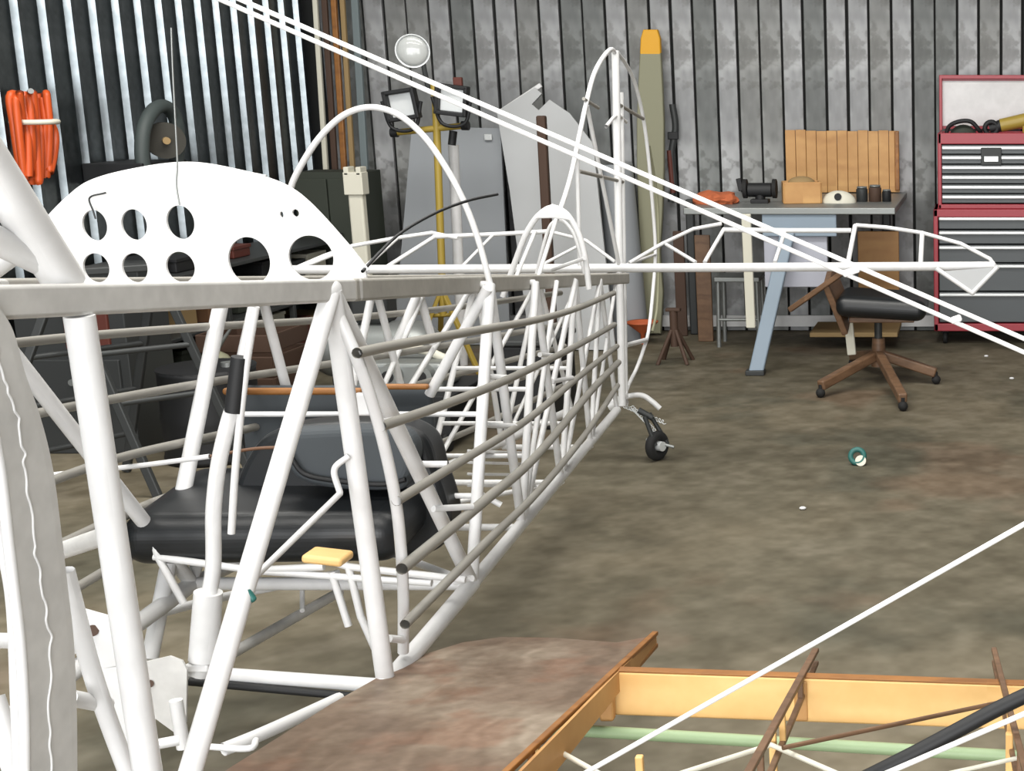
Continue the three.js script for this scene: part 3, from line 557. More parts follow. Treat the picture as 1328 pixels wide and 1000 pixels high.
{ // workbench
  const fl = atY(980, 486, 0), z0 = 8.62, xl = atZ(886, 275, z0).x, xr = atZ(1161, 272, z0).x, w = xr - xl, ty = atZ(1020, 274, z0).y;
  const b = wthing('workbench', 'blue-grey workbench with one splayed leg in front of the plywood sheet', 'workbench', V((xl + xr) / 2, 0, -(z0 + ZW) / 2));
  pt('bench_top', box(w, .04, ZW - z0 - .04, (xl + xr) / 2, ty, -(z0 + ZW) / 2 + .02), M.steel, b);
  const pa = atZ(988, 280, z0 + .02), pb = atZ(1085, 302, z0 + .02); pt('apron', box(pb.x - pa.x, .14, .03, (pa.x + pb.x) / 2, ty - .08, -z0 - .03), M.blueGrey, b);
  const qa = atZ(990, 300, z0 + .05), qb = atZ(1074, 366, z0 + .05); pt('side_panel', box(qb.x - qa.x, qa.y - qb.y + .06, .03, (qa.x + qb.x) / 2, (qa.y + qb.y) / 2, -z0 - .06), M.lilacGrey, b);
  const lt = atZ(1022, 300, z0 - .02); pt('leg', bar(fl, lt, .085, .05, V(0, 0, 1)), M.blueGrey, b);
  const ft = pt('leg_foot', box(.11, .03, .08).translate(fl.x, .015, fl.z), M.darkSteel, b);
  for (const x of [896, 1150]) { const p = atZ(x, 300, 9.82); pt('leg', bar(V(p.x, .0, -9.82), V(p.x, ty - .02, -9.82), .055, .055, V(0, 0, 1)), M.darkSteel, b); }
  { const p = atZ(968, 290, 8.55), q = atZ(974, 425, 8.6); pt('hanging_board', bar(q, V(p.x, ty - .01, p.z), .055, .03, V(0, 0, 1)), M.cream, b, 'cream-white board hanging from the bench front'); }
  pt('lower_shelf', box(w * .45, .03, .45, xr - w * .25, .10, -9.42), M.tan, b);
  const on = (x, y, z) => { const p = atZ(x, y, z); p.y = ty + .02; return p; };
  // plywood sheet standing on the bench against the wall
  const s0 = atZ(1018, 168, 9.82), s1 = atZ(1166, 168, 9.82);
  const sh = wthing('plywood_sheet', 'amber plywood sheet standing on the workbench against the metal wall', 'plywood sheet', V((s0.x + s1.x) / 2, ty + .02, -9.82));
  const nb = 11; for (let k = 0; k < nb; k++) { const x0 = s0.x + (s1.x - s0.x) * k / nb, x1 = s0.x + (s1.x - s0.x) * (k + 1) / nb; pt('plank', box(x1 - x0 - .0025, s0.y - ty - .02 - rr(0, .02), .02, (x0 + x1) / 2, (s0.y + ty + .02) / 2 - rr(0, .004), -9.82 + rr(-.002, .004), .003), M.amber, sh); }
  pt('edge_strip', box(.03, s0.y - ty - .05, .025, s1.x - .015, (s0.y + ty + .03) / 2, -9.798), M.rustWood, sh);
  // plywood offcut under the bench
  { const a = atZ(1112, 292, 9.7), c = atZ(1166, 332, 9.7); single('plywood_offcut', box(c.x - a.x, a.y - .1, .02, (a.x + c.x) / 2, (a.y + .12) / 2 - .05, -9.7), M.amber, 'orange plywood offcut standing under the workbench', 'plywood offcut'); }
  // things on the bench
  let p = on(984, 262, 9.0); const gr = thing('bench_grinder', 'black bench grinder on the workbench beside the wooden box', 'grinder', p.clone().add(V(.01, 0, 0))); gr.scale.setScalar(.78);
  mk('base', box(.14, .03, .12, 0, .015, 0), M.black, gr); mk('motor', cyl(V(-.09, .10, 0), V(.09, .10, 0), .055), M.black, gr); mk('wheel', cyl(V(-.13, .11, 0), V(-.10, .11, 0), .075, .075, 22), M.rubber, gr); mk('wheel', cyl(V(.10, .11, 0), V(.13, .11, 0), .075, .075, 22), M.rubber, gr); mk('guard', box(.04, .10, .03, -.12, .17, .03).rotateZ(.2), M.black, gr); mk('post', cyl(V(0, .03, 0), V(0, .08, 0), .04), M.black, gr);
  p = on(1040, 262, 9.0); const bx = thing('wooden_box', 'small open tan wooden box on the workbench', 'box', p, .2);
  mk('box_side', box(.22, .13, .015, 0, .065, .08), M.amber, bx); mk('box_side', box(.22, .13, .015, 0, .065, -.08), M.amber, bx); mk('box_side', box(.015, .13, .16, -.11, .065, 0), M.amber, bx); mk('box_side', box(.015, .13, .16, .11, .065, 0), M.amber, bx); mk('box_base', box(.22, .012, .16, 0, .006, 0), M.amber, bx); mk('rag', (() => { const s = new THREE.IcosahedronGeometry(.07, 2); s.scale(1.2, .6, .9); s.translate(0, .12, 0); return s; })(), M.tan, bx);
  p = on(1088, 264, 9.0); const pl = thing('tape_dispenser', 'low white domed tape dispenser on the workbench', 'tape dispenser', p);
  mk('shell', (() => { const s = new THREE.SphereGeometry(.1, 20, 10, 0, Math.PI * 2, 0, Math.PI / 2); s.scale(1.05, .75, .6); return s; })(), M.cream, pl); mk('hole', cyl(V(0, .04, .045), V(0, .04, .062), .022), M.black, pl);
  for (const [x, sz, mt, lb, nm, cat] of [[1118, .05, M.darkSteel, 'dark steel can standing near the edge strip on the workbench', 'metal_can', 'can'], [1135, .055, M.brown, 'brown jar standing on the workbench by the plywood sheet', 'jar', 'jar'], [1150, .04, M.black, 'small black can at the end of the workbench', 'metal_can', 'can']]) {
    const q = on(x, 262, 9.1); const t = thing(nm, lb, cat, q); mk('body', lathe([[.001, 0], [sz * .7, 0], [sz * .72, sz * 1.5], [sz * .6, sz * 1.6], [.001, sz * 1.6]], 18), mt, t); mk('lid', lathe([[.001, sz * 1.6], [sz * .62, sz * 1.6], [sz * .62, sz * 1.85], [.001, sz * 1.88]], 18), M.steel, t);
  }
  p = on(930, 262, 8.95); const rg = single('orange_rag', (() => { const s = new THREE.IcosahedronGeometry(.11, 3); const a = s.attributes.position; for (let i = 0; i < a.count; i++) { const k = .75 + .5 * vnoise(a.getX(i) * 30 + 9, a.getZ(i) * 30 + a.getY(i) * 20 + 9, 256); a.setXYZ(i, a.getX(i) * 1.25 * k, Math.max(-.02, a.getY(i) * .5 * k), a.getZ(i) * k); } s.computeVertexNormals(); s.translate(p.x, p.y + .02, p.z); return s; })(), std({ color: 0xb5613c, roughness: .9 }), 'crumpled rusty orange rag on the end of the workbench', 'rag');
}
{ // metal stool frame left of the white post
  const a = atY(933, 450, 0); const w = .26, h = .44, st = thing('metal_stool', 'bare steel stool frame with a flat seat beside the cream bench post', 'stool', V(a.x + w / 2, 0, a.z - .1));
  mk('seat', box(w + .03, .03, .26, 0, h, 0), M.steel, st); for (const sx of [-1, 1]) for (const sz of [-1, 1]) mk('leg', cyl(V(sx * w / 2, 0, sz * .11), V(sx * w / 2 * .95, h, sz * .1), .014), M.steel, st); mk('stretcher', cyl(V(-w / 2, .18, .11), V(w / 2, .18, .11), .01), M.steel, st);
}
{ // wooden swivel chair
  const c = atY(1140, 497, 0); const ch = wthing('swivel_chair', 'old wooden swivel chair with black seat and star-shaped brown base', 'chair', c.clone());
  const hub = V(c.x, .20, c.z);
  pt('base_hub', merge([cyl(V(c.x, .1, c.z), V(c.x, .26, c.z), .045, .035)]), M.oldWood, ch); pt('column', cyl(V(c.x, .24, c.z), V(c.x, .40, c.z), .022), M.darkSteel, ch);
  for (const [x, y] of [[1064, 505], [1171, 522], [1214, 488], [1106, 466]]) {
    const e = atY(x, y, .045); e.y = .065; const ht = V(c.x, .17, c.z);
    const l = pt('leg', merge([bar(ht, e, .05, .055)]), M.oldWood, ch); pt('caster', merge([(() => { const s = new THREE.SphereGeometry(.026, 14, 10); s.translate(e.x, .026, e.z); return s; })(), cyl(V(e.x, .03, e.z), V(e.x, .07, e.z), .01)]), M.rubber, l);
  }
  const sp = V(c.x + .03, .41, c.z + .0); const sg = new RoundedBoxGeometry(.50, .12, .44, 5, .055); const sa = sg.attributes.position; for (let i = 0; i < sa.count; i++) { const x = sa.getX(i), z = sa.getZ(i); sa.setY(i, sa.getY(i) - .035 * (1 - Math.min(1, (x * x + z * z) * 18)) ); } sg.computeVertexNormals(); sg.rotateZ(-.06); sg.translate(sp.x, sp.y + .045, sp.z); pt('seat', sg, M.leather, ch, 'black seat pad');
  pt('seat_pan', box(.36, .03, .3, 0, 0, 0).translate(sp.x, .385, sp.z), M.oldWood, ch);
  const b0 = atZ(1100, 448, -c.z + .02), b1 = atZ(1074, 356, -c.z - .05);
  pt('backrest', bar(V(b0.x, .34, b0.z), b1, .34, .035, V(1, 0, 0)), M.oldWood, ch, 'brown wooden back slab');
  pt('back_bracket', bar(V(c.x - .05, .37, c.z), V(b0.x - .02, .36, b0.z), .06, .03), M.steel, ch); pt('armrest', bar(atZ(1024, 402, 8.0), atZ(1098, 350, 7.9), .035, .03), M.oldWood, ch);
  pt('back_post', bar(V(b0.x + .02, .16, b0.z), V(b0.x, .40, b0.z), .05, .03, V(0, 0, 1)), M.cream, ch, 'pale grey lower back post');
}
{ // propeller standing against the wall
  const zt = 9.85, b0 = atY(848, 434, 0), top = atZ(845, 38, zt);
  const g = wthing('propeller', 'olive-grey wooden propeller with yellow tip standing upright against the wall', 'propeller', V(atZ(848, 300, 9.8).x, 0, -9.78));
  const wd = [[42, 8], [52, 11], [72, 12], [110, 14], [160, 16], [220, 16], [280, 14], [330, 11], [380, 15], [432, 12]]; const prof = (lo, hi) => { const s = new THREE.Shape(); const pts = []; const f = wd.filter(([y]) => y >= lo && y <= hi); for (const [y, w] of f) { const p = atZ(845 - w, y, 9.8); pts.push(p); } for (const [y, w] of f.slice().reverse()) pts.push(atZ(845 + w, y, 9.8)); s.moveTo(pts[0].x, Math.max(.002, pts[0].y)); for (const p of pts.slice(1)) s.lineTo(p.x, Math.max(.002, p.y)); const e = new THREE.ExtrudeGeometry(s, { depth: .03, bevelEnabled: true, bevelSize: .008, bevelThickness: .012, bevelSegments: 3 }); e.translate(0, .009, -9.8); return e; };
  pt('blade', prof(72, 432), M.olive, g); pt('yellow_tip', prof(42, 72), std({ color: 0xe0a41a, roughness: .5 }), g, 'yellow painted tip');
}
{ // dark hanging harness and red tool right of the propeller
  const g = wthing('hanging_strap', 'dark strap with red handle hanging on the wall right of the propeller', 'strap', atZ(873, 262, 9.9));
  pt('strap', pipe([[872, 135], [876, 165], [871, 200], [874, 240], [870, 262]].map(([x, y]) => atZ(x, y, 9.88)), .022), M.darkSteel, g); pt('buckle', box(.07, .05, .03).translate(...atZ(873, 176, 9.87).toArray()), M.black, g); pt('handle', cyl(atZ(868, 195, 9.87), atZ(873, 250, 9.87), .018), M.dkRed, g);
}
{ // things standing below, near the propeller
  const bw = (nm, lb, cat, x0, x1, y0, y1, dep, mat, th) => { const a = atY((x0 + x1) / 2, y1, 0), z = -a.z, p = atZ(x0, y0, z), q = atZ(x1, y0, z); return single(nm, box(q.x - p.x, p.y, th, (p.x + q.x) / 2, p.y / 2, -z - th / 2), mat, lb, cat); };
  bw('wooden_board', 'brown wooden board standing upright against the wall below the bench end', 'board', 900, 920, 305, 443, 0, M.oldWood, .025);
  bw('dark_plank', 'dark brown plank standing against the wall beside the propeller', 'plank', 872, 886, 300, 436, 0, M.brown, .03);
  const a = atY(876, 470, 0); const st = thing('jack_stand', 'dark purple-brown jack stand on the floor near the propeller', 'jack stand', a);
  mk('column', cyl(V(0, .1, 0), V(0, .32, 0), .025), M.brown, st); mk('saddle', box(.09, .02, .05, 0, .325, 0), M.brown, st); for (const [x, z] of [[-.09, -.09], [.09, -.09], [.09, .09], [-.09, .09]]) mk('leg', cyl(V(x, 0, z), V(x * .15, .2, z * .15), .012), M.brown, st);
  const o = atY(832, 448, 0); single('orange_funnel', (() => { const s = lathe([[.012, 0], [.016, .07], [.10, .14], [.104, .15], [.095, .145], [.012, .07]], 22); s.translate(o.x, 0, o.z - .05); return s; })(), std({ color: 0xc0623a, roughness: .6 }), 'dull orange funnel on the floor by the wall', 'funnel');
}
{ // grey wing panels leaning on the wall
  const lean = (nm, lb, pts, zb, zt, mat, th, cat = 'panel') => { // outline given at the wall; bottom edge stands away from it
    const q = pts.map(([x, y]) => atZ(x, y, zb)); const g = wthing(nm, lb, cat, V((q[0].x + q[1].x) / 2, 0, -zb)); return [g, q]; };
  let [g, q] = lean('aileron_panel', 'plain grey aircraft panel leaning on the wall behind the work light', [[512, 456], [664, 456], [652, 168], [538, 166]], 9.45, 0, M.panelGrey, .03);
  const nrm = V(0, .12, 1).normalize(); const fix = (qq) => qq.map(p => { const z = -9.4 - .14 * Math.max(0, p.y); return V(p.x * (-z) / 9.45, Math.max(.003, p.y), z); });
  pt('skin', plate(fix(q), nrm, .02), M.panelGrey, g); pt('rivet_plate', box(.05, .04, .012).translate(...atZ(633, 178, 9.52).toArray()), M.alu, g);
  [g, q] = lean('wing_tip_panel', 'pale grey notched aircraft panel leaning on the wall left of the fin', [[690, 462], [800, 462], [783, 300], [772, 190], [742, 150], [716, 132], [702, 146], [693, 138], [706, 124], [697, 116], [648, 148], [664, 250]], 9.25);
  const fix2 = (qq) => qq.map(p => { const z = -9.2 - .22 * Math.max(0, p.y); return V(p.x * (-z) / 9.25, Math.max(.003, p.y), z); });
  pt('skin', plate(fix2(q), V(0, .2, 1).normalize(), .025), M.panelLight, g);
  pt('edge_strip', bar(...fix2([atZ(646, 147, 9.22), atZ(700, 110, 9.22)]), .03, .03), M.white, g);
  const d0 = atZ(708, 290, 8.9), d1 = atZ(702, 150, 8.9); single('brown_post', bar(V(d0.x, 0, d0.z), d1, .055, .05, V(0, 0, 1)), M.brown, 'dark brown square post standing in front of the pale grey panel', 'post');
  // grey canvas roll behind the rudder
  const r0 = atY(830, 438, 0); single('grey_sheet_roll', cyl(V(r0.x - .05, .002, r0.z + .05), V(r0.x - .10, 1.15, r0.z + .02), .12, .11, 20), M.panelGrey, 'tall grey rolled sheet standing behind the rudder', 'roll');
  const w0 = atZ(592, 360, 8.7), w1 = atZ(588, 188, 8.7); single('white_pole', cyl(V(w0.x, 0, w0.z), w1, .030), M.white, 'thick white pole standing beside the yellow work light', 'pole');
}
{ // twin halogen work light on a yellow tripod
  const z = 8.45, g0 = atZ(567, 300, z); const g = wthing('work_light', 'yellow tripod work light with two black-framed lamps and cross bar', 'work light', V(g0.x, 0, -z));
  pt('pole', cyl(V(g0.x, .34, -z), atZ(565, 128, z), .021), M.yellow, g); pt('pole_extension', cyl(atZ(565, 140, z), atZ(562, 108, z), .018), M.yellow, g);
  pt('cross_bar', cyl(atZ(512, 172, z), atZ(602, 163, z), .018), M.yellow, g); for (const [x, y] of [[511, 172], [603, 163]]) pt('bar_end', cyl(atZ(x - 4, y, z), atZ(x + 5, y, z), .026), M.black, g);
  for (const [x, y] of [[540, 432], [602, 438], [578, 420]]) { const f = atZ(x, y, z + (x === 578 ? .3 : -.1)); pt('leg', bar(V(g0.x, .50, -z), V(f.x + (f.x - g0.x) * .5, .012, f.z), .03, .02), M.yellow, g); }
  pt('brace', cyl(atZ(548, 410, z), atZ(590, 408, z), .012), M.yellow, g);
  for (const [x, y, tl] of [[521, 136, .15], [586, 130, -.12]]) { const c = atZ(x, y, z - .08); const lp = sub('lamp_head', g);
    const fr = merge([box(.17, .022, .06, 0, .075, 0), box(.17, .022, .06, 0, -.075, 0), box(.022, .17, .06, -.08, 0, 0), box(.022, .17, .06, .08, 0, 0)]); fr.rotateZ(tl); fr.translate(c.x, c.y, c.z); pt('lamp_frame', fr, M.black, lp);
    const bx = box(.14, .13, .02, 0, 0, -.02); bx.rotateZ(tl); bx.translate(c.x, c.y, c.z); pt('lamp_glass', bx, M.alu, lp); pt('bracket', pipe([c.clone().add(V(-.11, .02, 0)), c.clone().add(V(-.06, -.13, 0)), c.clone().add(V(.06, -.13, 0)), c.clone().add(V(.11, .02, 0))], .01), M.black, lp); }
  pt('handle', cyl(atZ(588, 170, z), atZ(586, 188, z), .022), M.black, g); pt('cable_clip', box(.05, .05, .03).translate(...atZ(594, 106, z - .02).toArray()), M.dkRed, g);
  const c = atZ(535, 66, z + .1); const lm = sub('reflector_lamp', g); lm.userData.label = 'round white reflector lamp head';
  { let s = lathe([[.02, -.09], [.035, -.08], [.075, -.03], [.09, 0], [.094, .002], [.086, .0], [.07, -.025], [.02, -.06]], 28); s.rotateX(Math.PI / 2); s.rotateY(.25); s.translate(c.x, c.y, c.z); pt('reflector', s, M.alu, lm); let k = new THREE.SphereGeometry(.082, 24, 12, 0, Math.PI * 2, 0, Math.PI / 2); k.scale(1, .28, 1); k.rotateX(Math.PI / 2); k.rotateY(.25); k.translate(c.x, c.y, c.z); pt('lens', k, M.glassy, lm); pt('stem', cyl(c.clone().add(V(.03, -.05, -.06)), atZ(556, 118, z), .014), M.darkSteel, lm); }
}
{ // battens standing in the corner
  for (const [x, w, mat, lb, nm, ct] of [[441, 7, M.rustWood, 'orange-brown wooden batten standing in the wall corner', 'wooden_batten', 'batten'], [429, 7, M.brown, 'dark brown batten standing in the wall corner', 'wooden_batten', 'batten'], [452, 6, M.tan, 'thin tan batten standing in the wall corner', 'wooden_batten', 'batten'], [468, 9, M.slate, 'blue-grey upright metal strip standing near the wall corner', 'metal_strip', 'strip'], [417, 6, M.cream, 'pale slender strip standing in the wall corner', 'wooden_batten', 'batten']]) {
    const p = atZ(x, 200, 9.72), r = w / F * 9.8; single(nm, bar(V(p.x, 0, -9.70), V(p.x, 2.75, -9.86), r, .03, V(0, 0, 1)), mat, lb, ct);
  }
  // pale post with block top
  const p = atZ(467, 300, 8.5); const g = wthing('paint_sprayer_post', 'off-white stand with a block-shaped head near the grey panels', 'stand', V(p.x, 0, -8.5));
  const t = atZ(467, 224, 8.5); pt('post', bar(V(p.x, .02, -8.5), V(p.x, t.y - .12, -8.5), .085, .06, V(0, 0, 1)), M.cream, g); pt('head', merge([box(.11, .13, .09).translate(p.x, t.y - .06, -8.5), box(.03, .05, .09).translate(p.x - .035, t.y + .01, -8.5), box(.03, .05, .09).translate(p.x + .035, t.y + .01, -8.5)]), M.cream, g); pt('foot', box(.26, .03, .26).translate(p.x, .015, -8.5), M.darkSteel, g);
  for (const [x, y, lb] of [[500, 235, 'dark green bundle of cloth stacked behind the off-white stand'], [440, 300, 'black bundle of cloth behind the large hoop']]) { const q = atZ(x, y, 9.3); const s = new THREE.IcosahedronGeometry(.22, 3), a = s.attributes.position; for (let i = 0; i < a.count; i++) { const k = .7 + .6 * vnoise(a.getX(i) * 14 + 40, a.getY(i) * 14 + a.getZ(i) * 9 + 40, 256); a.setXYZ(i, a.getX(i) * k * .7, a.getY(i) * k * 1.2, a.getZ(i) * k * .6); } s.computeVertexNormals(); }
  const cb = atZ(490, 300, 9.5); const cab = thing('storage_locker', 'tall dark green metal locker behind the off-white stand', 'locker', V(cb.x - .14, 0, -9.3));
  mk('body', box(.42, 1.12, .3, 0, .57, 0), M.dkGreen, cab); mk('door', box(.2, 1.02, .02, -.103, .58, .16), M.dkGreen, cab); mk('door', box(.2, 1.02, .02, .103, .58, .16), M.dkGreen, cab); mk('latch', box(.02, .08, .02, .02, .62, .178), M.darkSteel, cab);
}

// ================================================================== THINGS ALONG THE LEFT WALL
{ // orange extension cord hung on the wall
  const X = XL + .12; const pts = []; const n = 9;
  for (let k = 0; k < n; k++) { const t = k / (n - 1), x0 = 14 + 46 * t, sh = 20 * (1 - Math.abs(t - .45)); pts.push(atX(x0, 122 + 4 * Math.sin(k * 2), X + .02 * (k % 3))); pts.push(atX(x0 + 4, 165, X + .03 * (k % 2))); pts.push(atX(28 + 36 * t, 215 + sh + 6 * (k % 2), X + .02 * (k % 3))); pts.push(atX(x0 + 10, 168, X + .015 * (k % 4))); }
  const g = wthing('extension_cord', 'bright orange extension cord hanging in a bundle on the ribbed wall', 'cord', atX(40, 240, X)); pt('cord', pipe(pts, .017, true, 420, 8), M.orange, g); pt('hook', cyl(atX(38, 120, X - .1), atX(40, 118, X + .12), .012), M.steel, g); pt('tie', (() => { const s = new THREE.TorusGeometry(.09, .012, 8, 24); s.rotateX(Math.PI / 2); s.translate(...atX(45, 158, X + .03).toArray()); return s; })(), M.cream, g);
}
{ // hose reel
  const X = XL + .28, c = atX(214, 182, X); const g = wthing('hose_reel', 'grey hose wound on a wall reel above the instrument panel', 'hose reel', c.clone());
  const arc = [[187, 226], [184, 195], [187, 165], [200, 142], [214, 138], [226, 150], [231, 180], [228, 215]].map(([x, y]) => atX(x, y, X)); pt('hose', pipe(arc, .034, false, 60, 14), std({ color: 0x3f4746, roughness: .6 }), g);
  pt('drum', (() => { const s = new THREE.CylinderGeometry(.092, .092, .08, 28); s.rotateX(Math.PI / 2); s.rotateY(.6); s.translate(c.x, c.y, c.z); return s; })(), std({ color: 0x37352e, roughness: .7 }), g); pt('axle', (() => { const s = new THREE.CylinderGeometry(.018, .018, .1, 16); s.rotateX(Math.PI / 2); s.rotateY(.6); s.translate(c.x + .02, c.y, c.z + .03); return s; })(), M.tan, g);
  const b = atX(210, 222, X); pt('bracket', box(.3, .1, .42).translate(b.x - .13, b.y, b.z), M.black, g);
}
{ // low steel shelving with boxes
  const x0 = XL + .08, dep = .42, z0 = -6.95, z1 = -9.1, len = z0 - z1; const g = thing('steel_shelving', 'low dark steel shelving along the ribbed wall', 'shelving', V(x0 + dep / 2, 0, (z0 + z1) / 2));
  const lv = [.12, .42, .72]; for (const y of lv) mk('shelf', box(dep, .02, len, 0, y, 0, .004), M.darkSteel, g);
  for (const z of [-len / 2 + .02, -len / 6, len / 6, len / 2 - .02]) for (const sx of [-1, 1]) mk('upright', box(.03, .76, .03, sx * (dep / 2 - .012), .38, z, .004), M.darkSteel, g);
  const items = [[.12, 'grey cardboard carton'], [.42, 'small dark carton']]; let k = 0;
  const kinds = [['storage_box', 'box', M.card, 'brown cardboard box'], ['parts_tin', 'tin', M.dkRed, 'dark red parts tin'], ['storage_box', 'box', M.darkSteel, 'dark grey steel box'], ['parts_bin', 'bin', M.dkGreen, 'dark green parts bin'], ['storage_box', 'box', M.tan, 'tan cardboard box'], ['parts_tin', 'tin', M.cream, 'off-white parts tin'], ['parts_bin', 'bin', M.black, 'black parts bin']];
  const lvn = ['bottom', 'middle', 'top']; const used = {};
  lv.forEach((y, li) => { for (let i = 0; i < (li === 2 ? 4 : 7); i++) { const kd = kinds[li === 2 ? [2, 6, 3, 1][i] : (k * 3 + li) % 7]; k++; const zz = z0 - .18 - i * .298, h = li < 2 ? rr(.12, .24) : rr(.04, .07), w = rr(.17, .26), d2 = rr(.2, .3);
    const t = thing(kd[0], `${kd[3]} on the ${lvn[li]} shelf of the steel shelving`, kd[1], V(x0 + dep / 2, y + .0105, zz), 0, 'boxes and tins on the steel shelving'); mk('body', box(d2, h, w, 0, h / 2, 0, .008), kd[2], t); mk('lid', box(d2 + .01, .02, w + .01, 0, h + .004, 0, .004), kd[2], t); } });
}
{ // grey trestle ladder in front of the shelving
  const za = 5.75, q = (x, y, d = 0) => atZ(x, y, za + d); const f1 = atY(205, 645, 0), f2 = atY(118, 742, 0); const g = wthing('trestle_ladder', 'grey folding trestle ladder standing in front of the steel shelving', 'ladder', f1.clone());
  const t1 = V(f1.x - .32, .92, f1.z - .05), t2 = V(f1.x - .05, .92, f1.z - .25), f3 = V(f1.x + .24, 0, f1.z - .3), f4 = V(f1.x - .62, 0, f1.z + .2), f5 = V(f1.x - .36, 0, f1.z - .2 - .2);
  const rails = [[f1, t1], [f3, t2], [f4, t1], [f5, t2]]; for (const [a, b] of rails) pt('rail', bar(V(a.x, .004, a.z), b, .035, .025, V(0, 0, 1)), M.darkSteel, g);
  for (const t of [.2, .42, .64, .86]) { pt('rung', cyl(lerp3(f1, t1, t), lerp3(f3, t2, t), .012), M.darkSteel, g); pt('rung', cyl(lerp3(f4, t1, t), lerp3(f5, t2, t), .012), M.darkSteel, g); }
  pt('top_step', bar(t1, t2, .1, .03), M.darkSteel, g);
}
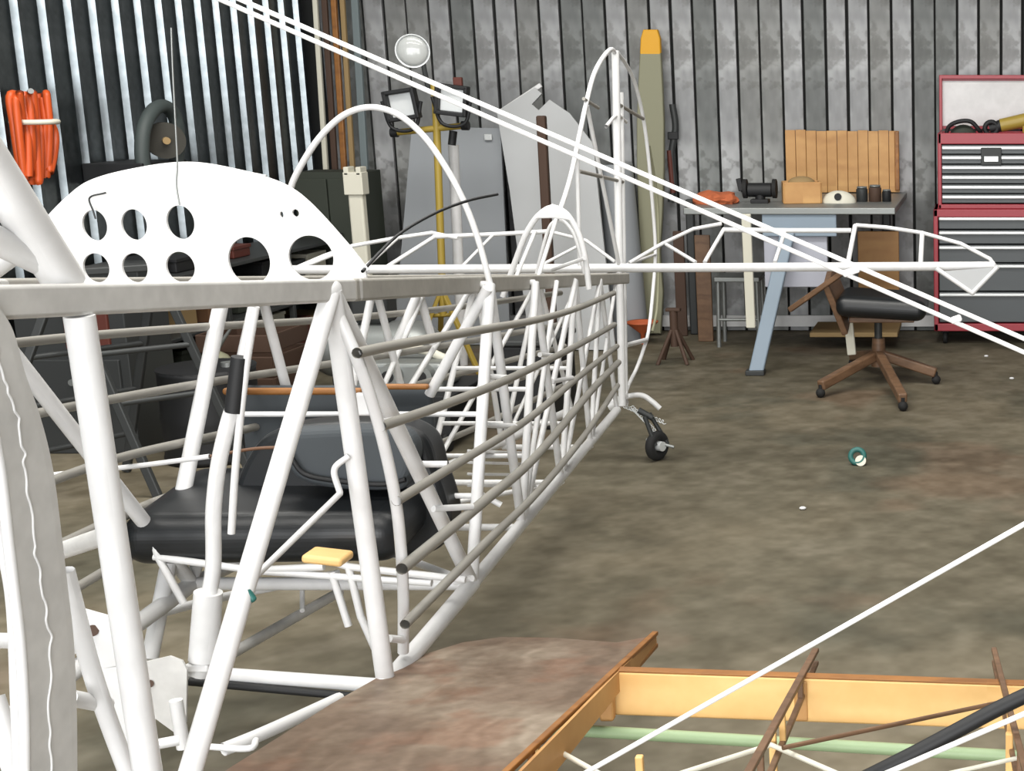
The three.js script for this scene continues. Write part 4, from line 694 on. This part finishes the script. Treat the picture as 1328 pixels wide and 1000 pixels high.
{ // more things on the floor beyond the cockpit
  const f = (x, y) => atY(x, y, 0); let p;
  p = f(66, 590); const t = thing('parts_cabinet', 'small grey parts cabinet with a dark red drawer beside the trestle ladder', 'cabinet', V(-4.13, 0, p.z - .2)); mk('body', box(.5, .72, .36, 0, .36, 0), M.darkSteel, t); const dr = mk('drawer', box(.2, .18, .03, .08, .58, .18), M.dkRed, t); mk('knob', cyl(V(.08, .58, .19), V(.08, .58, .22), .015), M.cream, dr); const d2 = mk('drawer', box(.42, .2, .03, 0, .34, .18), M.darkSteel, t); mk('knob', cyl(V(0, .34, .19), V(0, .34, .22), .015), M.steel, d2);
  const on = thing('cardboard_carton', 'flat tan carton lying on top of the parts cabinet', 'carton', V(-4.15, .72, p.z - .2)); mk('carton', box(.26, .05, .2, 0, .025, 0), M.tan, on); mk('flap', box(.13, .006, .2, .05, .054, 0, .002), M.card, on);
  p = f(214, 585); const d = thing('oil_can', 'olive drab oil can standing on the floor beside the black steel drum', 'oil can', V(-3.78, 0, -7.05)); mk('body', lathe([[.001, 0], [.11, 0], [.115, .28], [.06, .36], [.03, .38], [.001, .38]], 20), M.olive, d); mk('spout', cyl(V(0, .37, 0), V(.1, .5, 0), .014, .006), M.steel, d);
  p = f(265, 600); const dm = thing('steel_drum', 'short black steel drum on the floor behind the control stick', 'drum', V(p.x, 0, p.z - .1)); mk('body', lathe([[.001, 0], [.2, 0], [.205, .02], [.2, .04], [.2, .18], [.205, .2], [.2, .22], [.2, .40], [.205, .42], [.001, .42]], 28), M.black, dm); mk('cap', cyl(V(.1, .42, 0), V(.1, .44, 0), .03), M.steel, dm);
  p = f(530, 572); const dl = thing('engine_dolly', 'low black dolly carrying the grey engine block', 'dolly', V(p.x, 0, p.z)); mk('deck', box(.62, .06, .5, 0, .24, 0), M.black, dl); mk('skirt', box(.58, .15, .44, 0, .14, 0), M.black, dl); for (const sx of [-1, 1]) for (const sz of [-1, 1]) mk('caster', lathe([[.001, -.015], [.045, -.015], [.047, 0], [.045, .015], [.001, .015]], 16).rotateZ(Math.PI / 2).translate(sx * .26, .047, sz * .2), M.rubber, dl);
  const en = thing('engine_block', 'grey engine block with round black ports resting on the dolly', 'engine', V(p.x, .27, p.z)); mk('crankcase', box(.46, .13, .26, 0, .065, 0, .02), M.steel, en); for (let k = 0; k < 3; k++) { const c = mk('cylinder', cyl(V(-.15 + k * .15, .075, .10), V(-.15 + k * .15, .075, .18), .055, .052, 20), M.steel, en); mk('port', cyl(V(-.15 + k * .15, .075, .178), V(-.15 + k * .15, .075, .184), .028, .028, 18), M.black, c); } mk('intake', pipe([V(-.2, .13, 0), V(-.1, .17, 0), V(.1, .17, 0), V(.2, .13, 0)], .02), M.cream, en);
  p = f(690, 552); const bn = thing('storage_bin', 'black storage bin on the floor beside the engine dolly', 'bin', V(p.x, 0, p.z - .1)); mk('body', box(.3, .42, .4, 0, .21, 0, .02), M.black, bn); mk('lid', box(.32, .03, .42, 0, .43, 0, .01), M.darkSteel, bn);
  p = f(318, 545); const cr = thing('wooden_crate', 'dark slatted wooden crate on the floor behind the pilot seat', 'crate', V(-3.76, 0, p.z - .2)); cr.scale.x = .62; for (let k = 0; k < 4; k++) { mk('slat', box(.6, .09, .015, 0, .06 + k * .11, .2), M.brown, cr); mk('slat', box(.6, .09, .015, 0, .06 + k * .11, -.2), M.brown, cr); mk('slat', box(.015, .09, .4, -.3, .06 + k * .11, 0), M.brown, cr); mk('slat', box(.015, .09, .4, .3, .06 + k * .11, 0), M.brown, cr); }
  p = f(480, 530); const cm = thing('air_compressor', 'grey steel air compressor behind the seat shell', 'compressor', V(p.x + .02, 0, p.z - .1)); { const s = new THREE.CapsuleGeometry(.15, .4, 8, 22); s.rotateZ(Math.PI / 2); s.translate(0, .3, 0); mk('tank', s, M.steel, cm); } mk('motor', box(.2, .18, .16, 0, .53, 0, .03), M.darkSteel, cm); for (const sx of [-1, 1]) mk('foot', box(.05, .16, .2, sx * .18, .08, 0), M.darkSteel, cm);
}
// ================================================================== SMALL THINGS ON THE OPEN FLOOR
{
  const p = atY(1112, 603, 0); const g = thing('teal_bottle_cap', 'small teal and white cap lying on the open concrete floor', 'cap', p); mk('ring', (() => { const s = new THREE.TorusGeometry(.03, .012, 10, 22); s.rotateX(-.35); s.translate(0, .040, 0); return s; })(), M.teal, g); mk('liner', (() => { const s = new THREE.CylinderGeometry(.024, .024, .012, 18); s.rotateX(Math.PI / 2 - .37); s.translate(.016, .022, .012); return s; })(), M.cream, g);
  for (const [x, y, lb] of [[1279, 463, 'white crumpled paper scrap on the floor near the tool cabinet'], [1041, 661, 'tiny white chip on the open concrete floor'], [1312, 492, 'small white scrap on the floor in front of the tool cabinet']]) { const q = atY(x, y, 0); const s = new THREE.IcosahedronGeometry(.011, 1); s.scale(1.3, .6, 1); s.translate(q.x, .0066, q.z); single('paper_scrap', s, M.white, lb, 'scrap'); }
}
renderer.render(scene, camera);
